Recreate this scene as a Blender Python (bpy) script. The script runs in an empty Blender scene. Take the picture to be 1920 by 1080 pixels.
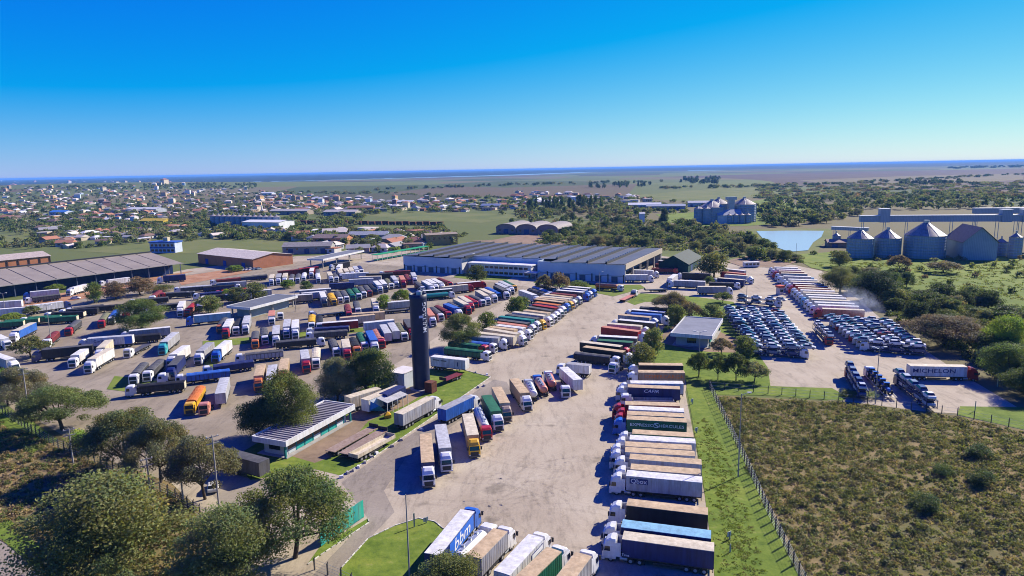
import bpy, math, random
import numpy as np
from mathutils import Vector, Matrix

# ------------------------------------------------------------------ camera, sky, sun, exposure
sc = bpy.context.scene
CAM_H, FOC = 60.0, 1280.0
ROLL = math.atan(36 / 1920)
PITCH = math.atan((540 - 317) * math.cos(ROLL) / FOC)
FW = np.array([0, math.cos(PITCH), -math.sin(PITCH)])
_r0 = np.array([1., 0, 0]); _u0 = np.cross(_r0, FW)
CX = _r0 * math.cos(ROLL) - _u0 * math.sin(ROLL)
CY = _r0 * math.sin(ROLL) + _u0 * math.cos(ROLL)
cam_data = bpy.data.cameras.new('camera'); cam = bpy.data.objects.new('camera', cam_data)
sc.collection.objects.link(cam); sc.camera = cam
cam_data.sensor_width = 36; cam_data.lens = 36 * FOC / 1920
cam_data.clip_start = 1; cam_data.clip_end = 120000
m = Matrix.Identity(4)
for i in range(3):
    m[i][0], m[i][1], m[i][2] = CX[i], CY[i], -FW[i]
m.translation = (0, 0, CAM_H); cam.matrix_world = m

SUN_AZ, SUN_EL = math.radians(36), math.radians(34)      # azimuth from +X towards +Y
SUN = Vector((math.cos(SUN_EL) * math.cos(SUN_AZ), math.cos(SUN_EL) * math.sin(SUN_AZ), math.sin(SUN_EL)))
world = bpy.data.worlds.new('World'); sc.world = world; world.use_nodes = True
wn = world.node_tree.nodes; wl = world.node_tree.links
sky = wn.new('ShaderNodeTexSky'); sky.sky_type = 'NISHITA'; sky.sun_disc = False
sky.sun_elevation = SUN_EL; sky.sun_rotation = math.radians(90) - SUN_AZ
sky.altitude = 60; sky.air_density = 1.0; sky.dust_density = 0.0; sky.ozone_density = 5.0
# the camera's strong colour rendering of a clear sky, the same for every direction
gain = wn.new('ShaderNodeVectorMath'); gain.operation = 'MULTIPLY_ADD'; gain.inputs[1].default_value = (0.74, 0.70, 0.12); gain.inputs[2].default_value = (-2.0, -0.58, 5.4)
clip = wn.new('ShaderNodeVectorMath'); clip.operation = 'MAXIMUM'; clip.inputs[1].default_value = (0.02, 0.02, 0.02)
bg = wn['Background']; bg.inputs['Strength'].default_value = 0.074
wl.new(sky.outputs[0], gain.inputs[0]); wl.new(gain.outputs[0], clip.inputs[0]); wl.new(clip.outputs[0], bg.inputs['Color'])
sun_data = bpy.data.lights.new('sun', 'SUN'); sun_data.energy = 5.0; sun_data.angle = math.radians(0.5)
sun_data.color = (1.0, 0.92, 0.79)
sun = bpy.data.objects.new('sun', sun_data); sc.collection.objects.link(sun)
sun.rotation_euler = SUN.to_track_quat('Z', 'Y').to_euler()
sc.view_settings.view_transform = 'Standard'; sc.view_settings.look = 'None'
sc.view_settings.exposure = 0.92; sc.view_settings.gamma = 1.0; sc.view_settings.use_curve_mapping = False
sc.cycles.filter_width = 1.0
sc.cycles.max_bounces = 5; sc.cycles.diffuse_bounces = 2; sc.cycles.glossy_bounces = 2
sc.cycles.transmission_bounces = 3; sc.cycles.transparent_max_bounces = 8; sc.cycles.volume_bounces = 0
sc.cycles.caustics_reflective = False; sc.cycles.caustics_refractive = False

# ------------------------------------------------------------------ layout helpers (plan positions surveyed from the photograph)
def TH(x, y):
    "terrain height: flat site, low town hill to the north-west"
    return 34 * math.exp(-(((x + 1900) / 1150) ** 2 + ((y - 3000) / 1000) ** 2))
def P(x, y, z=0.0):
    v = FW * FOC + CX * (x - 960) + CY * (540 - y)
    return np.array([0, 0, CAM_H]) + v * ((z - CAM_H) / v[2])
def PT(x, y):
    "point on the terrain"
    z = 0.0
    for _ in range(14):
        p = P(x, y, z); z = 0.5 * z + 0.5 * TH(p[0], p[1])
    return P(x, y, z)
def Q(p):
    v = np.array(p, float) - np.array([0, 0, CAM_H]); w = v @ FW
    return 960 + FOC * (v @ CX) / w, 540 - FOC * (v @ CY) / w, w
def height_to(base, ty):
    lo, hi = 0., 60.
    for _ in range(40):
        mid = (lo + hi) / 2
        if Q([base[0], base[1], mid])[1] > ty: lo = mid
        else: hi = mid
    return lo
COL = sc.collection
RND = random.Random(11); NPR = np.random.default_rng(11)
_ones = 'zeroth first second third fourth fifth sixth seventh eighth ninth tenth eleventh twelfth thirteenth fourteenth fifteenth sixteenth seventeenth eighteenth nineteenth'.split()
_tens = 'x x twenty thirty forty fifty sixty seventy eighty ninety'.split()
def ordinal(n):
    if n < 20: return _ones[n]
    if n >= 100: return 'hundred-and-' + ordinal(n - 100) if n > 100 else 'hundredth'
    t, o = divmod(n, 10)
    return _tens[t] + '-' + _ones[o] if o else _tens[t][:-1] + 'ieth'
ORD = [ordinal(k) for k in range(200)]
NUM = {'near': 'from near end', 'left': 'from left'}

# ------------------------------------------------------------------ materials
def _n(nt, t, **kw):
    n = nt.nodes.new(t)
    for k, v in kw.items(): setattr(n, k, v)
    return n
def noise_node(nt, scale, detail=4, rough=0.6, coord='world', stretch=None):
    t = _n(nt, 'ShaderNodeTexNoise'); t.inputs['Scale'].default_value = scale
    t.inputs['Detail'].default_value = detail; t.inputs['Roughness'].default_value = rough
    if coord == 'world': src = _n(nt, 'ShaderNodeNewGeometry').outputs['Position']
    else: src = _n(nt, 'ShaderNodeTexCoord').outputs['Object']
    if stretch:
        mp = _n(nt, 'ShaderNodeMapping'); mp.inputs['Scale'].default_value = stretch[:3]
        if len(stretch) > 3: mp.inputs['Rotation'].default_value[2] = stretch[3]
        nt.links.new(src, mp.inputs[0]); src = mp.outputs[0]
    nt.links.new(src, t.inputs['Vector'])
    return t
def ramp(nt, fac, stops, interp='LINEAR'):
    r = _n(nt, 'ShaderNodeValToRGB'); cr = r.color_ramp; cr.interpolation = interp
    while len(cr.elements) < len(stops): cr.elements.new(0.5)
    for e, (p, c) in zip(cr.elements, stops):
        e.position = p; e.color = (*c, 1) if len(c) == 3 else c
    nt.links.new(fac, r.inputs[0]); return r.outputs[0]
def mixc(nt, a, b, fac, mode='MIX'):
    mx = _n(nt, 'ShaderNodeMix', data_type='RGBA', blend_type=mode)
    for s, v in ((mx.inputs[0], fac), (mx.inputs[6], a), (mx.inputs[7], b)):
        if hasattr(v, 'is_linked'): nt.links.new(v, s)
        elif isinstance(v, (int, float)): s.default_value = v
        else: s.default_value = (*v, 1)
    return mx.outputs[2]
def new_mat(name):
    m = bpy.data.materials.new(name); m.use_nodes = True
    return m, m.node_tree, m.node_tree.nodes['Principled BSDF']
def simple(name, color=None, rough=0.6, metal=0.0, spec=0.4, dirt=0.25, dscale=0.8, bump=0.0, bscale=8, streak=0.0):
    "fixed colour, or the object's own colour when color is None; mottled by world-space noise"
    m, nt, b = new_mat(name)
    base = _n(nt, 'ShaderNodeObjectInfo').outputs['Color'] if color is None else None
    if base is None:
        rgb = _n(nt, 'ShaderNodeRGB'); rgb.outputs[0].default_value = (*color, 1); base = rgb.outputs[0]
    t = noise_node(nt, dscale, 5, 0.65)
    f = ramp(nt, t.outputs['Fac'], [(0.3, (1 - dirt,) * 3), (0.7, (1.0,) * 3)])
    c = mixc(nt, base, f, 1.0, 'MULTIPLY')
    if streak:                                              # rain and road-dirt streaks running down the skin
        ts = noise_node(nt, 1.6, 4, 0.7, stretch=(1.0, 1.0, 0.12)); fs_ = ramp(nt, ts.outputs['Fac'], [(0.36, (0.0,) * 3), (0.62, (1.0,) * 3)])
        dirty = mixc(nt, c, (0.62, 0.55, 0.47), 1.0, 'MULTIPLY'); inv = _n(nt, 'ShaderNodeMath', operation='MULTIPLY_ADD'); inv.inputs[1].default_value = -streak; inv.inputs[2].default_value = streak
        nt.links.new(fs_, inv.inputs[0]); c = mixc(nt, c, dirty, inv.outputs[0])
    nt.links.new(c, b.inputs['Base Color'])
    b.inputs['Roughness'].default_value = rough; b.inputs['Metallic'].default_value = metal
    b.inputs['Specular IOR Level'].default_value = spec
    if bump:
        t2 = noise_node(nt, bscale, 3); bp = _n(nt, 'ShaderNodeBump'); bp.inputs['Strength'].default_value = bump
        nt.links.new(t2.outputs['Fac'], bp.inputs['Height']); nt.links.new(bp.outputs[0], b.inputs['Normal'])
    return m
M = {}
M['paint'] = simple('vehicle_paint', None, 0.32, 0, 0.5, 0.22, 0.7, streak=0.35)
M['body'] = simple('trailer_skin', None, 0.5, 0, 0.35, 0.25, 0.35, streak=0.8)
M['tarp'] = simple('tarpaulin', None, 0.75, 0, 0.25, 0.4, 0.7, 0.35, 2.0, streak=0.5)
M['matte'] = simple('matte_colour', None, 0.85, 0, 0.2, 0.25, 0.3)
M['glass'] = simple('dark_glass', (0.015, 0.02, 0.028), 0.08, 0, 0.7, 0.1)
M['tyre'] = simple('tyre_rubber', (0.022, 0.021, 0.02), 0.85)
M['rim'] = simple('steel_rim', (0.42, 0.42, 0.42), 0.4, 0.3)
M['black'] = simple('chassis_black', (0.03, 0.03, 0.032), 0.6)
M['steel'] = simple('galvanised_steel', (0.42, 0.45, 0.47), 0.42, 0.55, 0.5, 0.3, 0.5)
M['tanksteel'] = simple('brushed_tank', (0.6, 0.61, 0.62), 0.3, 0.7, 0.5, 0.2, 0.6)
M['concrete'] = simple('concrete', (0.36, 0.34, 0.31), 0.9, 0, 0.2, 0.35, 0.7)
M['pole'] = simple('pole_concrete', (0.3, 0.28, 0.25), 0.85)
M['darkpole'] = simple('dark_post', (0.06, 0.055, 0.05), 0.8)
M['wood'] = simple('timber', (0.33, 0.22, 0.15), 0.85, 0, 0.2, 0.5, 1.2)
M['rust'] = simple('rusty_steel', (0.16, 0.06, 0.04), 0.85, 0, 0.2, 0.5, 1.0)
M['white'] = simple('white_paint', (0.72, 0.72, 0.7), 0.5, 0, 0.4, 0.2, 0.5, streak=0.5)
M['print'] = simple('printed_lettering', None, 0.5, 0, 0.3, 0.08, 1.0)
M['tower'] = simple('tower_black', (0.012, 0.018, 0.06), 0.5, 0, 0.35, 0.35, 0.5)
M['bark'] = simple('bark', (0.10, 0.075, 0.055), 0.95, 0, 0.1, 0.5, 1.5)
M['siloroof'] = simple('weathered_silo_roof', (0.36, 0.31, 0.28), 0.6, 0.1, 0.3, 0.55, 0.35)

def leaf_mat(name, trans=0.35):
    m, nt, b = new_mat(name)
    oi = _n(nt, 'ShaderNodeObjectInfo')
    at = _n(nt, 'ShaderNodeAttribute', attribute_name='tint')
    c = mixc(nt, oi.outputs['Color'], at.outputs['Color'], 1.0, 'MULTIPLY')
    b.inputs['Roughness'].default_value = 0.7; b.inputs['Specular IOR Level'].default_value = 0.2
    nt.links.new(c, b.inputs['Base Color'])
    tr = _n(nt, 'ShaderNodeBsdfTranslucent')
    warm = mixc(nt, c, (1.25, 1.2, 0.6), 1.0, 'MULTIPLY'); nt.links.new(warm, tr.inputs[0])
    mx = _n(nt, 'ShaderNodeMixShader'); mx.inputs[0].default_value = trans
    nt.links.new(b.outputs[0], mx.inputs[1]); nt.links.new(tr.outputs[0], mx.inputs[2])
    nt.links.new(mx.outputs[0], nt.nodes['Material Output'].inputs[0])
    return m
M['leaf'] = leaf_mat('foliage', 0.42)

def ground_mat(name, stops, scale, stops2=None, scale2=0.02, f2=0.5, rough=0.95, bump=0.4, bscale=1.5, detail=8, stretch=None):
    m, nt, b = new_mat(name)
    t = noise_node(nt, scale, detail, 0.68, stretch=stretch)
    c = ramp(nt, t.outputs['Fac'], stops)
    if stops2:
        t2 = noise_node(nt, scale2, 5, 0.6)
        c2 = ramp(nt, t2.outputs['Fac'], stops2)
        c = mixc(nt, c, c2, f2, 'MULTIPLY' if f2 == 1.0 else 'MIX')
    nt.links.new(c, b.inputs['Base Color']); b.inputs['Roughness'].default_value = rough
    b.inputs['Specular IOR Level'].default_value = 0.15
    if bump:
        t3 = noise_node(nt, bscale, 4); bp = _n(nt, 'ShaderNodeBump'); bp.inputs['Strength'].default_value = bump
        bp.inputs['Distance'].default_value = 0.15
        nt.links.new(t3.outputs['Fac'], bp.inputs['Height']); nt.links.new(bp.outputs[0], b.inputs['Normal'])
    return m
M['ground'] = ground_mat('countryside', [(0.30, (0.05, 0.062, 0.022)), (0.45, (0.085, 0.092, 0.035)), (0.58, (0.12, 0.105, 0.05)), (0.72, (0.085, 0.11, 0.03))],
                         0.006, [(0.3, (0.06, 0.085, 0.025)), (0.5, (0.115, 0.12, 0.04)), (0.7, (0.09, 0.07, 0.04))], 0.0011, 0.5)
def patchwork(m):
    nt = m.node_tree; b = nt.nodes['Principled BSDF']; old = b.inputs['Base Color'].links[0].from_socket
    vo = _n(nt, 'ShaderNodeTexVoronoi'); vo.inputs['Scale'].default_value = 0.0021; vo.inputs['Randomness'].default_value = 0.85
    mp = _n(nt, 'ShaderNodeMapping'); mp.inputs['Scale'].default_value = (1, 0.55, 1); mp.inputs['Rotation'].default_value[2] = 0.35
    nt.links.new(_n(nt, 'ShaderNodeNewGeometry').outputs['Position'], mp.inputs[0]); nt.links.new(mp.outputs[0], vo.inputs['Vector'])
    sp = _n(nt, 'ShaderNodeSeparateColor'); nt.links.new(vo.outputs['Color'], sp.inputs[0])
    c = ramp(nt, sp.outputs[0], [(0.0, (0.05, 0.075, 0.018)), (0.2, (0.1, 0.125, 0.03)), (0.38, (0.15, 0.125, 0.06)), (0.55, (0.06, 0.055, 0.026)), (0.7, (0.12, 0.15, 0.035)), (0.86, (0.11, 0.075, 0.045))], 'CONSTANT')
    nt.links.new(mixc(nt, old, c, 0.72), b.inputs['Base Color'])
patchwork(M['ground'])
M['lawn'] = ground_mat('mown_grass', [(0.28, (0.06, 0.1, 0.013)), (0.46, (0.12, 0.17, 0.02)), (0.6, (0.15, 0.2, 0.026)), (0.74, (0.24, 0.225, 0.07))], 0.55,
                       [(0.3, (0.62, 0.72, 0.6)), (0.55, (1.0, 1.0, 1.0)), (0.72, (1.3, 1.08, 1.2))], 0.09, 1.0)
M['meadow'] = ground_mat('meadow', [(0.28, (0.085, 0.13, 0.018)), (0.5, (0.14, 0.19, 0.026)), (0.72, (0.2, 0.215, 0.045))], 0.12,
                         [(0.3, (0.7, 0.75, 0.7)), (0.7, (1.1, 1.05, 1.0))], 0.012, 1.0)
M['drygrass'] = ground_mat('dry_grass', [(0.28, (0.09, 0.085, 0.035)), (0.5, (0.2, 0.15, 0.065)), (0.72, (0.29, 0.21, 0.10))], 0.3,
                           [(0.35, (0.6, 0.7, 0.55)), (0.65, (1.05, 1.0, 1.0))], 0.05, 1.0)
M['scrubsoil'] = ground_mat('scrub_soil', [(0.3, (0.1, 0.095, 0.035)), (0.5, (0.17, 0.14, 0.06)), (0.72, (0.27, 0.2, 0.1))], 0.35,
                            [(0.3, (0.65, 0.75, 0.6)), (0.7, (1.15, 1.0, 0.95))], 0.035, 1.0)
M['dirt'] = ground_mat('bare_dirt', [(0.3, (0.16, 0.11, 0.07)), (0.5, (0.25, 0.175, 0.115)), (0.72, (0.31, 0.22, 0.14))], 0.2,
                       [(0.3, (0.75, 0.8, 0.75)), (0.7, (1.05, 1.0, 1.0))], 0.03, 1.0)
M['redearth'] = ground_mat('red_earth', [(0.3, (0.2, 0.09, 0.045)), (0.5, (0.33, 0.17, 0.09)), (0.72, (0.38, 0.24, 0.14))], 0.15)
M['ploughed'] = ground_mat('ploughed_field', [(0.3, (0.055, 0.038, 0.03)), (0.5, (0.09, 0.062, 0.045)), (0.72, (0.12, 0.088, 0.055))], 0.004, stretch=(1, 3, 1))
M['pasture'] = ground_mat('pasture', [(0.3, (0.08, 0.105, 0.026)), (0.5, (0.125, 0.14, 0.038)), (0.72, (0.16, 0.155, 0.055))], 0.02)
M['stubble'] = ground_mat('stubble_field', [(0.3, (0.1, 0.085, 0.04)), (0.5, (0.14, 0.115, 0.058)), (0.72, (0.17, 0.14, 0.075))], 0.01)
M['darkwood'] = ground_mat('dark_woodland', [(0.3, (0.018, 0.028, 0.014)), (0.7, (0.045, 0.06, 0.03))], 0.01)

def pavement_mat(name, c0, c1, c2):
    m, nt, b = new_mat(name)
    a = noise_node(nt, 0.05, 6, 0.65); base = ramp(nt, a.outputs['Fac'], [(0.32, c0), (0.5, c1), (0.7, c2)])
    fine = noise_node(nt, 2.2, 5, 0.75); ff = ramp(nt, fine.outputs['Fac'], [(0.3, (0.84,) * 3), (0.7, (1.08,) * 3)])
    c = mixc(nt, base, ff, 1.0, 'MULTIPLY')
    st = noise_node(nt, 0.35, 6, 0.8, stretch=(1.0, 0.22, 1, math.radians(-14)))          # drag marks of turning lorries
    sf = ramp(nt, st.outputs['Fac'], [(0.34, (0.58,) * 3), (0.5, (1.0,) * 3)])
    c = mixc(nt, c, sf, 0.75, 'MULTIPLY')
    wv = _n(nt, 'ShaderNodeTexWave', wave_type='RINGS', rings_direction='Z'); wv.inputs['Scale'].default_value = 0.28
    wv.inputs['Distortion'].default_value = 9; wv.inputs['Detail'].default_value = 3; wv.inputs['Detail Scale'].default_value = 0.35
    mp = _n(nt, 'ShaderNodeMapping'); mp.inputs['Location'].default_value = (-28, -112, 0)
    nt.links.new(_n(nt, 'ShaderNodeNewGeometry').outputs['Position'], mp.inputs[0]); nt.links.new(mp.outputs[0], wv.inputs['Vector'])
    wf = ramp(nt, wv.outputs['Fac'], [(0.0, (0.80,) * 3), (0.22, (1.0,) * 3)])
    tm_ = noise_node(nt, 0.07, 3, 0.6); c = mixc(nt, c, wf, ramp(nt, tm_.outputs['Fac'], [(0.5, (0.0,) * 3), (0.68, (0.5,) * 3)]), 'MULTIPLY')                                                  # tyre arcs
    oil = noise_node(nt, 0.16, 3, 0.5); of = ramp(nt, oil.outputs['Fac'], [(0.27, (0.52,) * 3), (0.37, (1.0,) * 3)])
    c = mixc(nt, c, of, 0.8, 'MULTIPLY')
    nt.links.new(c, b.inputs['Base Color']); b.inputs['Roughness'].default_value = 0.88; b.inputs['Specular IOR Level'].default_value = 0.2
    bp = _n(nt, 'ShaderNodeBump'); bp.inputs['Strength'].default_value = 0.15; bp.inputs['Distance'].default_value = 0.03
    nt.links.new(fine.outputs['Fac'], bp.inputs['Height']); nt.links.new(bp.outputs[0], b.inputs['Normal'])
    return m
M['yard'] = pavement_mat('yard_pavement', (0.295, 0.24, 0.166), (0.365, 0.305, 0.214), (0.415, 0.356, 0.257))
M['lot'] = pavement_mat('lot_pavement', (0.2, 0.163, 0.11), (0.258, 0.213, 0.147), (0.31, 0.262, 0.187))
M['asphalt'] = pavement_mat('road_asphalt', (0.195, 0.163, 0.125), (0.25, 0.212, 0.16), (0.3, 0.258, 0.2))
def water_mat(name, col, rough):
    m, nt, b = new_mat(name)
    b.inputs['Base Color'].default_value = (*col, 1); b.inputs['Roughness'].default_value = rough; b.inputs['IOR'].default_value = 1.33
    t = noise_node(nt, 0.6, 3); bp = _n(nt, 'ShaderNodeBump'); bp.inputs['Strength'].default_value = 0.12
    nt.links.new(t.outputs['Fac'], bp.inputs['Height']); nt.links.new(bp.outputs[0], b.inputs['Normal'])
    return m
M['water'] = water_mat('pond_water', (0.33, 0.42, 0.43), 0.25)
def stripe_roof(name, c0, c1, axis_deg, scale):
    "corrugated sheet, ribs across the given plan direction"
    m, nt, b = new_mat(name)
    wv = _n(nt, 'ShaderNodeTexWave'); wv.inputs['Scale'].default_value = scale; wv.inputs['Distortion'].default_value = 0.3
    mp = _n(nt, 'ShaderNodeMapping'); mp.inputs['Rotation'].default_value[2] = -math.radians(axis_deg)
    nt.links.new(_n(nt, 'ShaderNodeNewGeometry').outputs['Position'], mp.inputs[0]); nt.links.new(mp.outputs[0], wv.inputs['Vector'])
    t = noise_node(nt, 0.12, 6, 0.7); c = ramp(nt, t.outputs['Fac'], [(0.3, c0), (0.7, c1)])
    w = ramp(nt, wv.outputs['Fac'], [(0.0, (0.86,) * 3), (1.0, (1.04,) * 3)])
    nt.links.new(mixc(nt, c, w, 1.0, 'MULTIPLY'), b.inputs['Base Color'])
    b.inputs['Roughness'].default_value = 0.55; b.inputs['Specular IOR Level'].default_value = 0.35
    bp = _n(nt, 'ShaderNodeBump'); bp.inputs['Strength'].default_value = 0.3; bp.inputs['Distance'].default_value = 0.05
    nt.links.new(wv.outputs['Fac'], bp.inputs['Height']); nt.links.new(bp.outputs[0], b.inputs['Normal'])
    return m
M['wh_roof'] = stripe_roof('warehouse_roof_sheet', (0.075, 0.08, 0.092), (0.115, 0.12, 0.135), 65, 0.5)
M['wh_wall'] = stripe_roof('warehouse_wall_sheet', (0.42, 0.5, 0.58), (0.55, 0.62, 0.68), 153, 0.7)
M['brown_roof'] = stripe_roof('fibre_cement_roof', (0.22, 0.18, 0.13), (0.31, 0.26, 0.19), 55, 0.5)
M['silo'] = stripe_roof('silo_sheet', (0.2, 0.26, 0.31), (0.3, 0.355, 0.4), 20, 0.4)
M['kiosk_roof'] = stripe_roof('kiosk_roof_sheet', (0.21, 0.19, 0.2), (0.31, 0.29, 0.3), 70, 1.2)

# ------------------------------------------------------------------ mesh helpers
class MB:
    def __init__(s): s.v = []; s.f = []; s.m = []; s.s = []
    def add(s, vs, fs, mi=0, smooth=False):
        o = len(s.v); s.v += [tuple(map(float, p)) for p in vs]
        for f in fs: s.f.append([o + i for i in f]); s.m.append(mi); s.s.append(smooth)
        return s
    def box(s, x0, x1, y0, y1, z0, z1, mi=0):
        return s.add([(x0, y0, z0), (x1, y0, z0), (x1, y1, z0), (x0, y1, z0), (x0, y0, z1), (x1, y0, z1), (x1, y1, z1), (x0, y1, z1)],
                     [(3, 2, 1, 0), (4, 5, 6, 7), (0, 1, 5, 4), (1, 2, 6, 5), (2, 3, 7, 6), (3, 0, 4, 7)], mi)
    def loft(s, rings, mi=0, smooth=False, caps=True):
        n = len(rings[0]); vs = [p for r in rings for p in r]; fs = []
        for k in range(len(rings) - 1):
            for i in range(n):
                j = (i + 1) % n; fs.append((k * n + i, k * n + j, (k + 1) * n + j, (k + 1) * n + i))
        s.add(vs, fs, mi, smooth)
        if caps: s.add(rings[0], [tuple(range(n))[::-1]], mi); s.add(rings[-1], [tuple(range(n))], mi)
        return s
    def cyl(s, p0, p1, r0, r1=None, n=10, mi=0, smooth=True, caps=True):
        r1 = r0 if r1 is None else r1
        a, b = Vector(p0), Vector(p1); d = (b - a).normalized()
        u = d.orthogonal().normalized(); w = d.cross(u)
        ring = lambda c, r: [tuple(c + (u * math.cos(2 * math.pi * i / n) + w * math.sin(2 * math.pi * i / n)) * r) for i in range(n)]
        return s.loft([ring(a, r0), ring(b, r1)], mi, smooth, caps)
    def mesh(s, name, mats):
        me = bpy.data.meshes.new(name); me.from_pydata(s.v, [], s.f)
        for m_ in mats: me.materials.append(M[m_] if isinstance(m_, str) else m_)
        me.polygons.foreach_set('material_index', s.m); me.polygons.foreach_set('use_smooth', s.s)
        me.update(); return me
def ob(name, data, parent=None, loc=(0, 0, 0), rz=0.0, scale=None, color=None):
    o = bpy.data.objects.new(name, data); COL.objects.link(o); o.location = loc
    if rz: o.rotation_euler = (0, 0, rz)
    if scale is not None: o.scale = scale
    if color is not None: o.color = (*color, 1)
    if parent is not None: o.parent = parent
    return o
def tag(o, label, cat, group=None):
    o['label'] = label; o['category'] = cat
    if group: o['group'] = group
    return o
def struct(o): o['kind'] = 'structure'; return o
def stuff(o): o['kind'] = 'stuff'; return o
_cache = {}
def shared(key, fn):
    if key not in _cache: _cache[key] = fn()
    return _cache[key]
def text_mesh(s, size=1.0, shear=0.0):
    cu = bpy.data.curves.new('lettering', 'FONT'); cu.body = s; cu.size = size; cu.align_x = 'CENTER'; cu.align_y = 'CENTER'
    cu.resolution_u = 2; cu.shear = shear; cu.offset = 0.012
    o = bpy.data.objects.new('lettering', cu); COL.objects.link(o)
    dg = bpy.context.evaluated_depsgraph_get(); me = bpy.data.meshes.new_from_object(o.evaluated_get(dg))
    bpy.data.objects.remove(o); bpy.data.curves.remove(cu)
    me.materials.clear(); me.materials.append(M['print']); return me
def sheet(name, px, mat, z=0.0, world_pts=None):
    "a flat piece of the setting whose outline was surveyed in the photograph"
    pts = [P(x, y)[:2] for x, y in px] if world_pts is None else world_pts
    mb = MB(); mb.add([(p[0], p[1], z) for p in pts], [tuple(range(len(pts)))])
    me = mb.mesh(name, [mat])
    if me.polygons[0].normal.z < 0: me.flip_normals()
    return struct(ob(name, me))

# ------------------------------------------------------------------ terrain, fields, water, pavements
def build_ground():
    radii = [0] + [60 * 1.075 ** k for k in range(92)]; NA = 128
    vs, fs = [(0, 0, 0)], []
    for r in radii[1:]:
        for a in range(NA):
            x, y = r * math.cos(2 * math.pi * a / NA), r * math.sin(2 * math.pi * a / NA)
            vs.append((x, y, TH(x, y) - 0.03))
    for a in range(NA): fs.append((0, 1 + a, 1 + (a + 1) % NA))
    for k in range(len(radii) - 2):
        o = 1 + k * NA
        for a in range(NA):
            b = (a + 1) % NA; fs.append((o + a, o + NA + a, o + NA + b, o + b))
    mb = MB(); mb.add(vs, fs, 0, True)
    return struct(ob('ground', mb.mesh('ground', ['ground'])))
build_ground()

# far fields and the river, out on the plain
FZ = [0.02]
def field(name, px, mat):
    FZ[0] += 0.012; return sheet(name, px, mat, FZ[0])
field('ploughed_field', [(420, 358), (700, 350), (1000, 339), (1300, 330), (1600, 322), (1919, 316), (2100, 314), (2100, 338), (1700, 345), (1330, 350), (1000, 352), (700, 358)], 'ploughed')
field('stubble_field', [(780, 362), (1000, 346), (1160, 345), (1150, 353), (990, 362), (860, 372)], 'stubble')
field('pasture_field', [(380, 352), (560, 349), (740, 352), (700, 358), (560, 362), (440, 362)], 'pasture')
field('pasture_field', [(1165, 358), (1300, 352), (1480, 352), (1460, 366), (1300, 378), (1190, 372)], 'pasture')
field('pasture_field', [(670, 402), (800, 396), (960, 402), (985, 408), (900, 418), (760, 412)], 'pasture')
field('pasture_field', [(130, 470), (280, 456), (420, 448), (590, 449), (590, 466), (500, 470), (380, 474), (260, 478)], 'pasture')
field('pasture_field', [(0, 440), (60, 436), (90, 440), (60, 452), (0, 455)], 'pasture')
field('stubble_field', [(1500, 338), (1700, 330), (1900, 326), (1919, 330), (1919, 345), (1750, 352), (1600, 352)], 'stubble')
field('ploughed_field', [(1700, 352), (1919, 336), (2050, 336), (2050, 366), (1800, 366)], 'ploughed')
field('pasture_field', [(1230, 402), (1300, 398), (1440, 372), (1560, 400), (1450, 420), (1400, 424), (1300, 424), (1250, 416)], 'meadow')
field('meadow_field', [(1480, 478), (1600, 470), (1700, 486), (1919, 480), (2060, 500), (2060, 640), (1919, 590), (1720, 556), (1600, 520), (1520, 502)], 'meadow')
field('meadow_field', [(1700, 560), (1800, 560), (1919, 592), (2060, 640), (2060, 780), (1919, 700), (1820, 640)], 'meadow')
field('bare_earth', [(925, 450), (990, 437), (1060, 444), (1060, 460), (960, 458), (880, 452)], 'dirt')
field('dirt_field', [(1360, 490), (1440, 470), (1500, 490), (1460, 502), (1390, 500)], 'dirt')
river = field('river', [(330, 343.5), (480, 341.5), (720, 335.3), (960, 329.0), (1080, 324.5), (1132, 321.3), (1132, 320.0), (1060, 322.2), (900, 328.0), (720, 333.2), (480, 339.6), (330, 341.6)], 'water')
field('lake', [(1590, 311.6), (1630, 309.6), (1690, 307.6), (1690, 306.9), (1640, 308.4), (1595, 310.2)], 'water')
field('lake', [(1290, 320.6), (1360, 319.0), (1360, 318.0), (1290, 319.4)], 'water')

def wood_band(name, rings, label=None):
    "a far forest mass: lumpy canopy volume over the plain between a near and a far edge"
    near, far = rings; n = 160; vs = []; fs = []; rows = 7
    rr = np.random.default_rng(5)
    for k in range(rows):
        t = k / (rows - 1)
        for i in range(n):
            u = i / (n - 1) * (len(near) - 1); j = min(int(u), len(near) - 2); w = u - j
            a = np.array(near[j]) * (1 - w) + np.array(near[j + 1]) * w; b = np.array(far[j]) * (1 - w) + np.array(far[j + 1]) * w
            p = a * (1 - t) + b * t
            z = -1.0 if k in (0, rows - 1) else 7 + 9 * rr.random()
            vs.append((p[0], p[1], z))
    for k in range(rows - 1):
        for i in range(n - 1): fs.append((k * n + i, k * n + i + 1, (k + 1) * n + i + 1, (k + 1) * n + i))
    mb = MB(); mb.add(vs, fs, 0, True); return stuff(ob(name, mb.mesh(name, ['darkwood'])))
W2 = lambda ang, d: (d * math.sin(math.radians(ang)), d * math.cos(math.radians(ang)))
wood_band('far_woodland', ([W2(-55, 5200), W2(-40, 5000), W2(-30, 5200), W2(-20, 5300), W2(-10, 5800), W2(0, 7200), W2(6, 9500), W2(12, 9000), W2(25, 9000), W2(40, 9000), W2(55, 9000)],
                           [W2(a, 26000) for a in (-55, -40, -30, -20, -10, 0, 6, 12, 25, 40, 55)]))

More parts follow.
